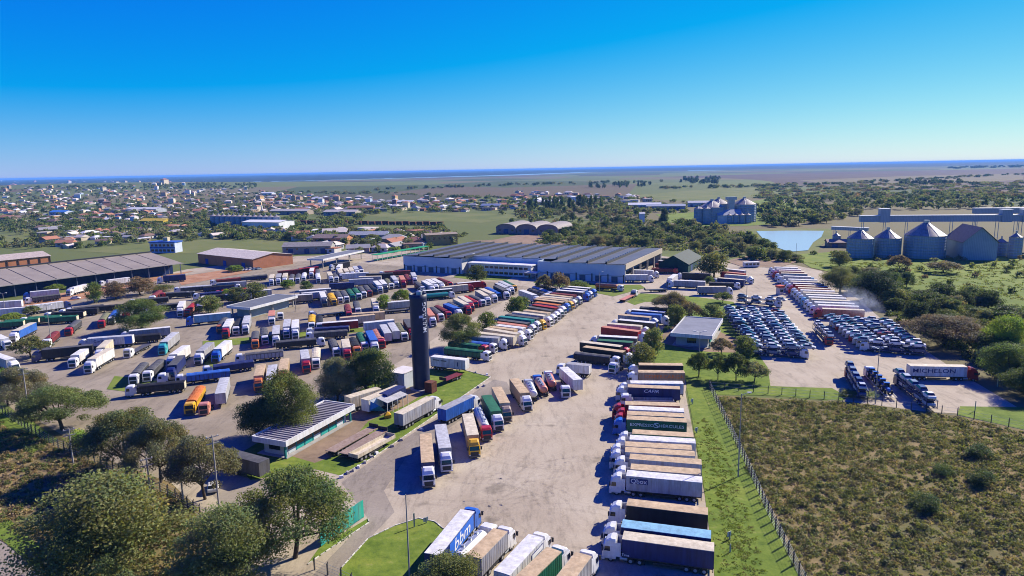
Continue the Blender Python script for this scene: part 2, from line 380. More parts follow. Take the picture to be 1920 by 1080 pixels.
# the truck park
yard_px = [(-60, 640), (-60, 700), (40, 780), (110, 812), (200, 862), (320, 905), (400, 980), (470, 1100), (560, 1180), (1345, 1180), (1338, 1060), (1327, 960), (1303, 830), (1285, 735), (1290, 712),
           (1330, 712), (1440, 728), (1560, 752), (1660, 768), (1790, 775), (1920, 790), (1910, 765), (1860, 735), (1800, 700), (1740, 660), (1660, 605), (1600, 552), (1540, 508), (1490, 497), (1440, 492), (1360, 492), (1240, 480),
           (1230, 470), (760, 470), (640, 478), (560, 480), (350, 505), (240, 528), (100, 555), (-60, 575)]
sheet('yard', yard_px, 'yard', 0.0)
sheet('west_lot', [(-60, 600), (-60, 700), (40, 780), (110, 812), (200, 862), (320, 905), (420, 900), (470, 850), (640, 745), (730, 690), (830, 625), (900, 590), (1000, 535), (980, 505), (760, 500), (640, 490), (560, 490), (350, 515), (100, 570)], 'lot', 0.004)
sheet('access_road', [(585, 1080), (690, 972), (640, 905), (700, 862), (800, 795), (925, 712), (950, 716), (960, 735), (860, 790), (760, 860), (720, 920), (740, 960), (640, 1065), (600, 1150), (540, 1150)], 'asphalt', 0.008)
sheet('exit_road', [(330, 860), (430, 850), (500, 900), (520, 960), (480, 1000), (430, 960), (390, 920)], 'asphalt', 0.008)
sheet('warehouse_apron', [(760, 500), (860, 506), (1010, 520), (1170, 532), (1230, 500), (1300, 500), (1280, 520), (1190, 560), (1110, 580), (1010, 540), (890, 525), (790, 512)], 'yard', 0.012)
sheet('county_road', [(-200, 960), (-40, 990), (30, 1030), (110, 1100), (160, 1200), (-60, 1260), (-300, 1100)], 'asphalt', 0.008)
LZ = [0.016]
def lawn(px, mat='lawn', name='lawn'):
    LZ[0] += 0.004; return sheet(name, px, mat, LZ[0])
lawn([(590, 880), (640, 892), (700, 858), (800, 790), (920, 707), (870, 694), (800, 692), (745, 690), (640, 752), (500, 820), (430, 862), (470, 900)], 'lawn')
lawn([(590, 868), (640, 850), (690, 790), (760, 760), (800, 735), (790, 720), (720, 740), (660, 765), (640, 800), (545, 855)], 'dirt', 'bare_earth')
lawn([(640, 1065), (690, 1010), (740, 986), (785, 972), (815, 978), (832, 992), (830, 1030), (800, 1090), (760, 1180), (600, 1180)], 'lawn')
lawn([(575, 1060), (600, 1025), (660, 990), (690, 972), (692, 980), (640, 1015), (590, 1050)], 'lawn')
lawn([(1175, 690), (1210, 650), (1240, 622), (1260, 590), (1250, 566), (1210, 566), (1190, 572), (1175, 566), (1200, 550), (1300, 556), (1375, 566), (1390, 590), (1405, 640), (1440, 690), (1445, 728), (1330, 715), (1285, 712), (1240, 700)], 'lawn')
lawn([(1225, 640), (1270, 605), (1300, 600), (1390, 640), (1395, 662), (1330, 660), (1290, 655), (1260, 648)], 'dirt', 'bare_earth')
lawn([(1285, 712), (1330, 716), (1400, 860), (1500, 1085), (1560, 1200), (1350, 1200), (1338, 1060), (1318, 900), (1300, 800)], 'lawn')
lawn([(1330, 716), (1440, 724), (1560, 728), (1590, 744), (1580, 752), (1440, 742), (1340, 740)], 'lawn')
lawn([(1800, 762), (1920, 764), (2050, 780), (2050, 830), (1920, 806), (1850, 790), (1795, 778)], 'lawn')
lawn([(380, 640), (520, 628), (600, 618), (690, 614), (680, 622), (560, 634), (430, 648), (400, 690), (380, 682)], 'meadow')
lawn([(215, 705), (300, 715), (240, 735), (200, 730)], 'meadow')
lawn([(0, 770), (60, 782), (110, 812), (200, 862), (320, 905), (400, 980), (470, 1100), (420, 1200), (160, 1200), (110, 1100), (30, 1030), (-40, 990), (-200, 960), (-160, 760)], 'drygrass', 'verge')
lawn([(-100, 745), (0, 765), (60, 790), (110, 825), (60, 850), (0, 830), (-100, 800)], 'lawn')
lawn([(-40, 930), (30, 985), (70, 1020), (120, 1070), (60, 1060), (0, 1010), (-60, 980)], 'lawn')
lawn([(1010, 522), (1130, 534), (1110, 544), (1060, 540), (1000, 530)], 'meadow')
lawn([(860, 512), (960, 520), (950, 526), (880, 524), (850, 520)], 'meadow')
lawn([(1115, 536), (1200, 534), (1210, 540), (1150, 556), (1120, 550)], 'meadow')
lawn([(330, 520), (430, 505), (500, 498), (460, 512), (340, 535)], 'redearth', 'earth_bank')
lawn([(0, 570), (200, 535), (345, 510), (365, 508), (200, 552), (0, 590)], 'redearth', 'earth_bank')
lawn([(1340, 742), (1600, 755), (1795, 780), (1920, 808), (2060, 838), (2500, 1250), (1560, 1250), (1505, 1085), (1400, 862)], 'scrubsoil', 'scrub_field')
lawn([(1405, 700), (1440, 690), (1445, 728), (1400, 722)], 'lawn')
pond = sheet('pond', [(1418, 434), (1480, 433), (1545, 433.5), (1540, 445), (1525, 455), (1515, 470), (1480, 473), (1455, 464), (1432, 450)], 'water', 0.35)
lawn([(1395, 430), (1480, 428.5), (1560, 429), (1560, 447), (1540, 460), (1530, 478), (1480, 481), (1445, 470), (1418, 452)], 'pasture', 'pond_bank')

def tyre_marks():
    m, nt, b = new_mat('tyre_rubber_marks'); b.inputs['Base Color'].default_value = (0.12, 0.1, 0.08, 1); b.inputs['Roughness'].default_value = 0.9
    tr = _n(nt, 'ShaderNodeBsdfTransparent'); mx = _n(nt, 'ShaderNodeMixShader'); t = noise_node(nt, 0.35, 5, 0.75)
    nt.links.new(ramp(nt, t.outputs['Fac'], [(0.42, (0.0,) * 3), (0.75, (0.17,) * 3)]), mx.inputs[0])
    nt.links.new(tr.outputs[0], mx.inputs[1]); nt.links.new(b.outputs[0], mx.inputs[2]); nt.links.new(mx.outputs[0], nt.nodes['Material Output'].inputs[0])
    mb = MB(); rg = random.Random(4)
    for i in range(46):
        x, y = rg.choice([(940, 850), (1010, 800), (960, 930), (1060, 900), (1020, 660), (1000, 960), (700, 900), (560, 660), (380, 670), (1560, 690), (880, 930)])
        c = P(x + rg.uniform(-70, 70), y + rg.uniform(-40, 40)); R0 = rg.uniform(9, 34); a0 = rg.uniform(0, 6.28); da = rg.uniform(0.5, 1.9); ctr = (c[0] - R0 * math.cos(a0 + da / 2), c[1] - R0 * math.sin(a0 + da / 2))
        for off in (-1.0, 1.0):
            r1, r2 = R0 + off - 0.3, R0 + off + 0.3; n = 18; z = 0.0125 + 0.00004 * i
            mb.add([(ctr[0] + rr_ * math.cos(a0 + da * k / n), ctr[1] + rr_ * math.sin(a0 + da * k / n), z) for k in range(n + 1) for rr_ in (r1, r2)], [(2 * k, 2 * k + 1, 2 * k + 3, 2 * k + 2) for k in range(n)])
    stuff(ob('tyre_marks', mb.mesh('tyre_marks', [m])))
tyre_marks()
def haze():
    m = bpy.data.materials.new('haze'); m.use_nodes = True; nt = m.node_tree
    nt.nodes.remove(nt.nodes['Principled BSDF'])
    v = nt.nodes.new('ShaderNodeVolumePrincipled'); v.inputs['Color'].default_value = (0.17, 0.45, 1.0, 1)
    v.inputs['Density'].default_value = HAZE_DENSITY; v.inputs['Anisotropy'].default_value = 0.0
    nt.links.new(v.outputs[0], nt.nodes['Material Output'].inputs['Volume'])
    mb = MB(); mb.box(-46000, 46000, -46000, 46000, -2, 66)
    o = ob('haze', mb.mesh('haze', [m])); stuff(o)
HAZE_DENSITY = 0.00006
haze()

# ------------------------------------------------------------------ vehicles
CLR = dict(w=(0.72, 0.72, 0.71), c=(0.66, 0.585, 0.43), b=(0.57, 0.425, 0.255), g=(0.36, 0.36, 0.38), p=(0.5, 0.51, 0.53), d=(0.10, 0.10, 0.105), k=(0.022, 0.022, 0.026),
           n=(0.018, 0.03, 0.14), B=(0.03, 0.13, 0.5), r=(0.42, 0.022, 0.025), m=(0.2, 0.03, 0.03), G=(0.02, 0.15, 0.075), t=(0.015, 0.24, 0.22), y=(0.72, 0.40, 0.015),
           o=(0.6, 0.17, 0.035), s=(0.6, 0.24, 0.16), l=(0.22, 0.46, 0.62), T=(0.05, 0.4, 0.42), a=(0.34, 0.25, 0.18), e=(0.2, 0.5, 0.06), O=(0.2, 0.2, 0.1))
CNAME = dict(w='white', c='cream', b='beige', g='grey', p='silver', d='dark-grey', k='black', n='navy', B='blue', r='red', m='maroon', G='green', t='teal', y='yellow', o='orange',
             s='salmon', l='light-blue', T='turquoise', a='brown', e='lime', O='olive')
def rr_ring(z, xf, xr, hw, c=0.16):
    return [(xr, -hw, z), (xf - c, -hw, z), (xf, -hw + c * 1.3, z), (xf, hw - c * 1.3, z), (xf - c, hw, z), (xr, hw, z)]
CAB_SEC = [(0.5, -0.05, 1.2), (0.75, 0.0, 1.25), (1.75, 0.0, 1.25), (2.7, -0.24, 1.2), (2.95, -0.42, 1.14)]
def cab_mesh(high):
    mb = MB(); rings = [rr_ring(z, xf, -2.15, hw) for z, xf, hw in CAB_SEC]
    if high: rings += [rr_ring(3.35, -0.62, -2.1, 1.1, 0.25), rr_ring(3.72, -1.25, -2.05, 0.98, 0.25)]
    else: rings += [rr_ring(3.12, -0.7, -2.1, 1.0, 0.25)]
    mb.loft(rings)
    mb.box(-0.52, -0.2, -1.12, 1.12, 2.72, 2.8)               # sun visor
    mb.box(-2.9, -2.12, -1.22, -1.17, 1.0, 3.3 if high else 2.7); mb.box(-2.9, -2.12, 1.17, 1.22, 1.0, 3.3 if high else 2.7)   # side fairings
    return mb.mesh('cab', ['paint'])
def nose_cab_mesh():
    mb = MB(); rings = [rr_ring(z, xf, -3.6, hw) for z, xf, hw in [(0.5, -1.7, 1.15), (1.7, -1.7, 1.2), (2.6, -2.0, 1.1), (2.85, -2.25, 1.0)]]
    mb.loft(rings); mb.loft([rr_ring(z, xf, -1.75, hw, 0.3) for z, xf, hw in [(0.5, 0, 0.95), (1.3, 0.0, 0.95), (1.75, -0.35, 0.85)]])
    return mb.mesh('cab', ['paint'])
def windscreen_mesh(nose=False):
    mb = MB(); x0, z0, x1, z1, w0, w1 = (0.012, 1.78, -0.205, 2.62, 1.0, 0.96) if not nose else (-1.69, 1.78, -1.96, 2.5, 0.95, 0.9)
    mb.add([(x0, -w0, z0), (x0, w0, z0), (x1, w1, z1), (x1, -w1, z1)], [(0, 1, 2, 3)]); return mb.mesh('windscreen', ['glass'])
def sidewin_mesh(nose=False):
    mb = MB(); dx = -1.7 if nose else 0
    mb.add([(dx - 0.35, -1.262, 1.8), (dx - 0.45, -1.222, 2.55), (dx - 1.25, -1.222, 2.55), (dx - 1.25, -1.262, 1.8)], [(3, 2, 1, 0)])
    return mb.mesh('side_window', ['glass'])
def bumper_mesh(nose=False):
    mb = MB(); mb.box(-0.4, 0.06, -1.22, 1.22, 0.32, 0.62, 0); mb.box(-0.1, 0.03, -0.85, 0.85, 0.62, 1.5, 1); return mb.mesh('bumper', ['paint', 'black'])
def light_mesh(): mb = MB(); mb.box(0, 0.05, -0.17, 0.17, -0.1, 0.1); return mb.mesh('headlight', ['white'])
def mirror_mesh(): mb = MB(); mb.box(-0.12, 0.1, -0.16, 0.16, -0.38, 0.3); mb.box(-0.03, 0.03, -0.3, 0.3, 0.28, 0.33); return mb.mesh('mirror', ['black'])
def wheel_mesh(w=0.32):
    mb = MB(); mb.cyl((0, -w / 2, 0), (0, w / 2, 0), 0.5, n=14, mi=0); mb.cyl((0, -w / 2 - 0.012, 0), (0, w / 2 + 0.012, 0), 0.27, n=8, mi=1); return mb.mesh('wheel', ['tyre', 'rim'])
def axle_mesh():
    mb = MB(); mb.cyl((0, -1.22, 0), (0, 1.22, 0), 0.08, n=5, mi=0)
    for s in (-1, 1): mb.cyl((0, s * 0.72, 0), (0, s * 1.22, 0), 0.5, n=10, mi=0); mb.cyl((0, s * 1.21, 0), (0, s * 1.232, 0), 0.26, n=6, mi=1)
    return mb.mesh('axle', ['tyre', 'rim'])
def tractor_chassis():
    mb = MB()
    for s in (-1, 1): mb.box(-6.3, -1.0, s * 0.42 - 0.1, s * 0.42 + 0.1, 0.62, 0.92)
    mb.box(-5.8, -4.2, -0.5, 0.5, 0.92, 1.06)
    return mb.mesh('chassis', ['black'])
def fuel_mesh(): mb = MB(); mb.cyl((-3.9, 0, 0), (-2.75, 0, 0), 0.33, n=10); return mb.mesh('fuel_tank', ['steel'])
def box_body(h):
    mb = MB(); mb.box(-0.5, 0.5, -1.3, 1.3, 1.2, h, 0)
    for i in range(15):
        x = -0.5 + i / 14; w = 0.0035
        for s in (-1, 1): mb.box(max(-0.5, x - w), min(0.5, x + w), min(s * 1.3, s * 1.322), max(s * 1.3, s * 1.322), 1.2, h - 0.05, 0)
    for s in (-1, 1): mb.box(-0.5, 0.5, min(s * 1.27, s * 1.33), max(s * 1.27, s * 1.33), 1.08, 1.24, 1)
    mb.box(-0.504, -0.5, -1.25, -0.02, 1.25, h - 0.1, 0); mb.box(-0.504, -0.5, 0.02, 1.25, 1.25, h - 0.1, 0)     # rear doors
    return mb.mesh('trailer_body', ['body', 'black'])
def box_roof(h):
    mb = MB(); ys = [-1.315, -1.27, -0.6, 0, 0.6, 1.27, 1.315]; zs = [h - 0.06, h + 0.015, h + 0.04, h + 0.05, h + 0.04, h + 0.015, h - 0.06]
    mb.loft([[(x, y, z) for y, z in zip(ys, zs)] for x in (-0.502, 0.502)]); return mb.mesh('roof', ['tarp'])
def grain_body():
    mb = MB()
    for s in (-1, 1):
        mb.box(-0.5, 0.5, min(s * 1.22, s * 1.3), max(s * 1.22, s * 1.3), 1.2, 2.65, 0)
        for i in range(11): x = -0.5 + i / 10; mb.box(max(-.5, x - 0.005), min(.5, x + 0.005), min(s * 1.3, s * 1.35), max(s * 1.3, s * 1.35), 1.15, 2.7, 1)
    mb.box(-0.5, 0.5, -1.22, 1.22, 1.1, 1.25, 1); return mb.mesh('trailer_body', ['body', 'black'])
def grain_tarp():
    mb = MB(); rr_ = random.Random(3); rings = []
    for i in range(9):
        k = 1 if i % 2 == 0 else 0.72
        rings.append([(-0.5 + i / 8, y, 2.5 + (0.22 if abs(y) > 1.29 else 0.35 + 0.42 * k * (1 - (y / 1.36) ** 2)) + 0.05 * rr_.random()) for y in (-1.36, -1.2, -0.6, 0, 0.6, 1.2, 1.36)])
    mb.loft(rings, 0, False); return mb.mesh('tarpaulin', ['tarp'])
def tailboard(): mb = MB(); mb.box(-0.06, 0.06, -1.3, 1.3, 1.1, 2.85); return mb.mesh('tailboard', ['body'])
def tank_mesh():
    mb = MB(); xs = [-0.5, -0.485, -0.46, 0, 0.46, 0.485, 0.5]; rs = [0.35, 0.8, 1.0, 1.0, 1.0, 0.8, 0.35]
    mb.loft([[(x, 1.12 * r * math.cos(a), 2.25 + 1.02 * r * math.sin(a)) for a in [2 * math.pi * i / 18 for i in range(18)]] for x, r in zip(xs, rs)], 0, True)
    return mb.mesh('tank', ['paint'])
def catwalk_mesh():
    mb = MB(); mb.box(-0.42, 0.42, -0.25, 0.25, 3.27, 3.33)
    for x in (-0.28, 0, 0.28): mb.cyl((x - 0.0, 0, 3.3), (x, 0, 3.52), 0.035, n=4)
    return mb.mesh('catwalk', ['steel'])
def manhole(): mb = MB(); mb.cyl((0, 0, 3.28), (0, 0, 3.5), 0.3, n=10); return mb.mesh('hatch', ['steel'])
def flat_body():
    mb = MB(); mb.box(-0.5, 0.5, -1.28, 1.28, 1.15, 1.3, 0); mb.box(0.488, 0.5, -1.28, 1.28, 1.3, 2.1, 1); return mb.mesh('trailer_bed', ['body', 'black'])
def low_body():
    mb = MB(); mb.box(-0.5, 0.5, -1.28, 1.28, 1.1, 1.22, 0)
    for s in (-1, 1): mb.box(-0.5, 0.5, min(s * 1.2, s * 1.3), max(s * 1.2, s * 1.3), 1.22, 1.9, 0)
    mb.box(-0.5, -0.49, -1.2, 1.2, 1.22, 1.9, 0); mb.box(0.49, 0.5, -1.2, 1.2, 1.22, 2.1, 0); return mb.mesh('trailer_bed', ['body'])
def trailer_chassis():
    mb = MB()
    for s in (-1, 1): mb.box(-0.49, 0.3, s * 0.45 - 0.09, s * 0.45 + 0.09, 0.8, 1.1)
    mb.box(-0.5, -0.49, -1.2, 1.2, 0.55, 0.75)
    for s in (-1, 1): mb.box(-0.2, 0.15, s * 1.2 - 0.02, s * 1.2 + 0.02, 0.55, 0.9)
    return mb.mesh('trailer_chassis', ['black'])
def leg_mesh(): mb = MB(); mb.box(-0.09, 0.09, -0.09, 0.09, 0.03, 1.1); mb.box(-0.2, 0.2, -0.15, 0.15, 0.0, 0.05); return mb.mesh('landing_leg', ['black'])

FOOT = []          # (cx, cy, heading, half length, half width) of everything parked
def obb_hit(a, b, gap=0.12):
    ax, ay, ah, al, aw = a; bx, by, bh, bl, bw = b
    if math.hypot(ax - bx, ay - by) > al + bl + aw + bw: return False
    d = (bx - ax, by - ay)
    for h in (ah, bh):
        for ex, ey in ((math.cos(h), math.sin(h)), (-math.sin(h), math.cos(h))):
            pr = lambda h2, l, w: abs(l * (math.cos(h2) * ex + math.sin(h2) * ey)) + abs(w * (-math.sin(h2) * ex + math.cos(h2) * ey))
            if abs(d[0] * ex + d[1] * ey) > pr(ah, al, aw) + pr(bh, bl, bw) + gap: return False
    return True
TOPZ = dict(b=4.05, g=3.05, t=3.3, f=1.4, L=2.0, n=2.9, x=3.6)
KNAME = dict(b='box trailer', g='tarp trailer', t='tanker', f='flatbed', L='low-sided trailer', x='short box')
def truck(cx, cy, head, L, kind, side, roof, cabc, near, text=None, nose=False):
    root = ob('truck' if cabc != '-' else 'parked_trailer', None, None, (cx, cy, 0), head)
    if kind == 'n':
        L = 0.0
    h = TOPZ['b'] if kind == 'b' else 3.6
    sx = (L, 1, 1)
    if kind in 'bx':
        body = ob('trailer_body', shared(('bb', h), lambda: box_body(h)), root, scale=sx, color=CLR[side])
        ob('roof', shared(('br', h), lambda: box_roof(h)), body, color=CLR[roof])
    elif kind == 'g':
        body = ob('trailer_body', shared('gb', grain_body), root, scale=sx, color=CLR[side])
        ob('tarpaulin', shared('gt', grain_tarp), body, color=CLR[roof])
        ob('tailboard', shared('tb', tailboard), root, (-L / 2 - 0.06, 0, 0), color=CLR['c'] if near or RND.random() < 0.6 else CLR[side])
    elif kind == 't':
        body = ob('tank', shared('tk', tank_mesh), root, scale=sx, color=CLR[side])
        ob('catwalk', shared('cw', catwalk_mesh), body)
        if near:
            for x in (-0.25, 0.05, 0.3): ob('hatch', shared('mh', manhole), root, (x * L, 0.45, -0.05))
    elif kind == 'f': body = ob('trailer_bed', shared('fb', flat_body), root, scale=sx, color=CLR[side])
    elif kind == 'L': body = ob('trailer_bed', shared('lb', low_body), root, scale=sx, color=CLR[side])
    if kind != 'n':
        ob('trailer_chassis', shared('tc', trailer_chassis), root, scale=sx)
        for k in range(3 if L > 10 else 2):
            x = -L / 2 + 1.3 + 1.28 * k
            if near:
                for s in (-1, 1): ob('wheel', shared('wd', lambda: wheel_mesh(0.5)), root, (x, s * 0.97, 0.5))
            else: ob('axle', shared('ax', axle_mesh), root, (x, 0, 0.5))
        if cabc == '-' or near:
            for s in (-1, 1): ob('landing_leg', shared('lg', leg_mesh), root, (L / 2 - 3.2, s * 0.75, 0))
    if cabc != '-':
        cx0 = L / 2 + (0.95 if not nose else 0.7) + 2.15 + (1.4 if nose else 0)
        if kind == 'n': cx0 = 3.0
        if nose: cm = shared('nose', nose_cab_mesh)
        else: cm = shared(('cab', kind == 'b'), lambda: cab_mesh(kind == 'b'))
        cab = ob('cab', cm, root, (cx0, 0, 0), color=CLR[cabc])
        ob('windscreen', shared(('ws', nose), lambda: windscreen_mesh(nose)), cab)
        bc = CLR[cabc] if RND.random() < 0.6 else CLR['d']
        ob('bumper', shared('bu', bumper_mesh), cab, color=bc)
        ob('chassis', shared('ch', tractor_chassis), root, (cx0, 0, 0))
        for s in (-1, 1):
            w = ob('side_window', shared(('sw', nose), lambda: sidewin_mesh(nose)), cab)
            if s == 1: w.scale = (1, -1, 1)
            if near:
                ob('mirror', shared('mi', mirror_mesh), cab, (-0.12 if not nose else -1.8, s * 1.45, 2.3))
                ob('headlight', shared('hl', light_mesh), cab, (0.035, s * 0.98, 0.85))
                ob('fuel_tank', shared('ft', fuel_mesh), root, (cx0, s * 0.95, 0.72))
        axs = (-1.35, -4.7) if RND.random() < 0.3 else (-1.35, -4.4, -5.75)
        for x in axs:
            if near:
                for s in (-1, 1): ob('wheel', shared(('w', x), lambda: wheel_mesh(0.34 if x > -2 else 0.5)), root, (cx0 + x, s * (1.03 if x > -2 else 0.95), 0.5))
            else: ob('axle', shared('ax', axle_mesh), root, (cx0 + x, 0, 0.5))
    if text:
        for tx in text:
            # lettering on the side that looks at the camera
            wx, wy = -math.sin(head), math.cos(head); s = 1 if (wx * (0 - cx) + wy * (0 - cy)) > 0 else -1
            if tx.get('side'): s *= tx['side']
            y = s * 1.34
            if tx['t']:
                tm = text_mesh(tx['t'], tx['size'], tx.get('shear', 0)); o = ob('lettering', tm, root, (tx.get('x', 0) * L * (-s), y + s * tx.get('out', 0), tx.get('z', 2.6)), color=CLR[tx['c']])
                o.rotation_euler = (math.pi / 2, 0, math.pi if s == 1 else 0)
            if tx['t'] and tx.get('sx'): o.scale = (tx['sx'], 1, 1)
            if tx.get('panel'):
                w, hh, pc = tx['panel']; pm = MB(); pm.box(-w / 2, w / 2, -0.008, 0.008, -hh / 2, hh / 2)
                ob('sign_panel', pm.mesh('sign_panel', ['print']), root, (tx.get('x', 0) * L * (-s), s * (1.335 + (tx.get('out', 0) if not tx['t'] else 0)), tx.get('z', 2.6)), color=CLR[pc])
    return root
GROUPS = {}
def parse(data, key, phrase, group, order, near=False, sub=None):
    rows = []
    for line in data.strip().splitlines():
        t = line.split('#')[0].split()
        if not t: continue
        xf, yf, xr, yr = map(float, t[:4]); rows.append([xf, yf, xr, yr, t[4], t[5], t[6], t[7], t[8:]])
    placed = []
    for r in rows:
        kind = r[4]; z = TOPZ.get(kind, 3.5)
        pf, pr = P(r[0], r[1], z), P(r[2], r[3], z)
        d = pf - pr; L = float(np.hypot(d[0], d[1])); head = math.atan2(d[1], d[0]); c = (pf + pr) / 2
        if kind == 'n': Lc = 0
        else:
            Lc = max(7.5 if kind != 'x' else 6.0, min(15.2, L)) if near else max(7.0 if kind == 'x' else 11.5, min(14.8, L))
            c = c - np.array([math.cos(head), math.sin(head), 0]) * 0        # keep the middle
        flags = [f for f in r[8] if not f.startswith('=')]; nose = 'N' in flags
        front = (Lc / 2 + 3.1 + (1.4 if nose else 0)) if r[7] != '-' else Lc / 2
        if kind == 'n': front = 3.0
        back = Lc / 2 if kind != 'n' else 3.4
        hl = (front + back) / 2; off = (front - back) / 2
        ok = False
        for k in range(60):                                  # parked vehicles never overlap: shuffle sideways
            sft = ((k + 1) // 2) * 0.3 * (1 if k % 2 else -1)
            x = c[0] - math.sin(head) * sft; y = c[1] + math.cos(head) * sft
            f = (x + math.cos(head) * off, y + math.sin(head) * off, head, hl, 1.36)
            if not any(obb_hit(f, g) for g in FOOT): ok = True; break
        if not ok: continue
        FOOT.append(f); placed.append((r, x, y, head, Lc, kind, nose))
    key_fn = (lambda q: Q([q[1], q[2], 2])[0]) if order == 'left' else (lambda q: -Q([q[1], q[2], 2])[1])
    placed.sort(key=key_fn)
    for i, (r, x, y, head, L, kind, nose) in enumerate(placed):
        txt = None
        for f in r[8]:
            if f.startswith('='): txt = TEXTS[f[1:]]
        root = truck(x, y, head, L, kind, r[5], r[6], r[7], near, txt, nose)
        if kind == 'n': desc = f'{CNAME[r[7]]} tractor unit without trailer'
        elif r[7] == '-': desc = f'{CNAME[r[5]]} {KNAME[kind]} without tractor'
        elif kind in 'bx' and r[5] != r[6]: desc = f'{CNAME[r[7]]} truck with {CNAME[r[6]]}-roofed {CNAME[r[5]]} trailer'
        else: desc = f'{CNAME[r[7]]} truck with {CNAME[r[5]]} {KNAME[kind]}'
        tag(root, f'{desc}, {ORD[i + 1]} {NUM[order]}, {phrase}', 'truck' if r[7] != '-' else 'trailer', group)
TEXTS = {
    'qbox': [dict(t='Qbox', size=1.25, c='w', x=-0.33, z=3.15, out=0.02, panel=(3.3, 1.05, 'n'))],
    'exp': [dict(t='EXPRESSO', size=0.95, c='w', x=-0.24, z=2.9, sx=1.25), dict(t='S', size=1.7, c='w', x=0.0, z=2.95, sx=1.6), dict(t='HÉRCULES', size=0.95, c='w', x=0.25, z=2.9, sx=1.25)],
    'cafir': [dict(t='CAFIR', size=1.2, c='w', x=-0.05, z=3.2, shear=0.25, sx=1.2)],
    'coper': [dict(t='COPERCARGA', size=1.3, c='o', x=0.05, z=2.9, sx=1.25)],
    'mich': [dict(t='MICHELON', size=1.65, c='n', x=-0.08, z=2.75, sx=1.35)],
    'bbm': [dict(t='bbm', size=2.9, c='w', x=0.1, z=2.6, shear=0.2, sx=1.3, out=0.02, panel=(9.6, 2.55, 'B'))],
    'conf': [dict(t='Cordenonsi', size=1.3, c='n', x=-0.12, z=2.9, sx=1.1), dict(t=None, x=0.41, z=2.6, panel=(2.4, 2.6, 'B'))],
    'gafor': [dict(t=None, x=0.3, z=2.9, panel=(4.0, 1.0, 'n')), dict(t=None, x=0.3, z=2.9, out=0.02, panel=(3.6, 0.7, 'w'))],
    'time': [dict(t='Time', size=0.55, c='w', x=-0.46, z=1.5)],
    'fex': [dict(t=None, x=0.3, z=2.9, panel=(2.6, 0.5, 'd'))],
    'lgt': [dict(t=None, x=-0.33, z=3.25, panel=(2.2, 0.3, 'd')), dict(t=None, x=-0.12, z=3.2, panel=(2.0, 0.35, 'd')), dict(t=None, x=0.28, z=2.6, panel=(0.35, 1.3, 'n'))],
}
GF = 'trucks parked along the fenced grass strip'
parse("""
1168.5 1003 1338.7 1025.6 b n c w =time
1166.5 981 1332.8 1002 b n l w
1176.3 941 1327 958.5 b k b w
1175.3 886.5 1316.3 899.2 b p w w =qbox
1183 874.3 1313.4 884.6 b g b w
1181 855.5 1315 866 b p b w
1172.4 843.8 1302.7 851.6 b p b w
1172.4 833 1297 840 b g b w
1181 819.5 1303.7 827 b w w w
1186 808.8 1300 815.6 b G b w
1175.3 782.5 1287 788.4 b G b B =exp
1176 773.8 1282 778.6 b g b r
1179 764 1282 769 b w w r
1172.4 755.3 1273.5 758.2 b m b r
1186 747 1263 748 L g g w
1177 728 1275.5 732 b n b w =cafir
1183 719.3 1282 720.3 b w w w
1196.7 696 1283 697 b a b w =coper
1197.7 682.4 1280 683.3 b k b w
""", 'fence', 'row beside fenced grass strip', GF, 'near', True)
parse("""
802 866.7 797.8 813 b n b w
834.4 840 825.6 795.6 b g p w
886.7 815.6 876.7 775.6 b b c y
909 793 895.6 761 t p p r
930 771 912 741 b G G w
946.7 755.6 931 725.6 b c b a
984 736.7 964 710 b a b w
992 714 1000 732 t w w p
1007 706 1018 724 t s p B
1026 700 1031 712 t s w w
1040 728 1036 716 n w w w
1064 714 1037.8 690 b w w -
880 742 828 766.7 b B g w
""", 'centre', 'middle of pale yard', 'trucks standing in the middle of the yard', 'left', True)
parse("""
876.4 957 810 1039 b n w B =bbm
895 998 865 1027 t w w w
938 993.5 888 1044 b g b w
1004.8 1005 940.6 1074 b w w w =gafor
1039 1030 980 1086 b G b w
1094 1039 1055 1090 b g b w
""", 'bottom', 'beside the round grass island', 'trucks beside the round grass island', 'left', True)
parse("""
806.7 744.4 746.7 775.6 b g c w
709 726.7 651 744.4 b c c - =fex
713 793 604 853 f a a -
700 802 625 846 f a a -
726.7 811 655.6 849 L c c -
830 712 862 699 f m m -
495 864 425 845 b d d - 
745 727 727 735 b n n -
""", 'compound', 'on grass below the tower', 'trailers on the grass compound', 'left', True)
parse("""
1810 686 1704 684 b w c r =mich
""", 'mich', 'lone on the east yard', 'trucks on the east yard', 'left', True)
parse("""
876 674 811 667 b w w - =lgt
903 658 836 651 g G G w
893 646 850 641 g G G r
915 643.5 857 637 g B B w
925 637.5 873 634 b g g w
959 634 890 626 b c c -
974 626 909 615 b c c w
967 618 917 612 b b b w
983 615 924 608 b p w w
985 611 930 604 b s s k
991 606 936 599 b k d w
1001 600 936 592.5 b t t w
1010 597 950 589 b d d y
1024 592 961 584 b p c w
1030 587 984 581 b c b w
1037 582 992 575 b d d w
1043.5 577 1001 570.6 b m r w
1049 572 1005 566 b g o w
1057 566.5 1003 560 b k b B
1063 563 1008 557.5 b c b y
1069.6 560 1013 555 b g c w
1072 557 1024 551.5 b g b k
1079 553.5 1035 549 b m m w
1094.6 547.7 1044.6 543.5 b d w B
1100 544 1052 539.5 b B w w
1107 540 1059 536 b d w B
""", 'diag', 'diagonal row right of tower', 'trucks in the diagonal row right of the tower', 'near')
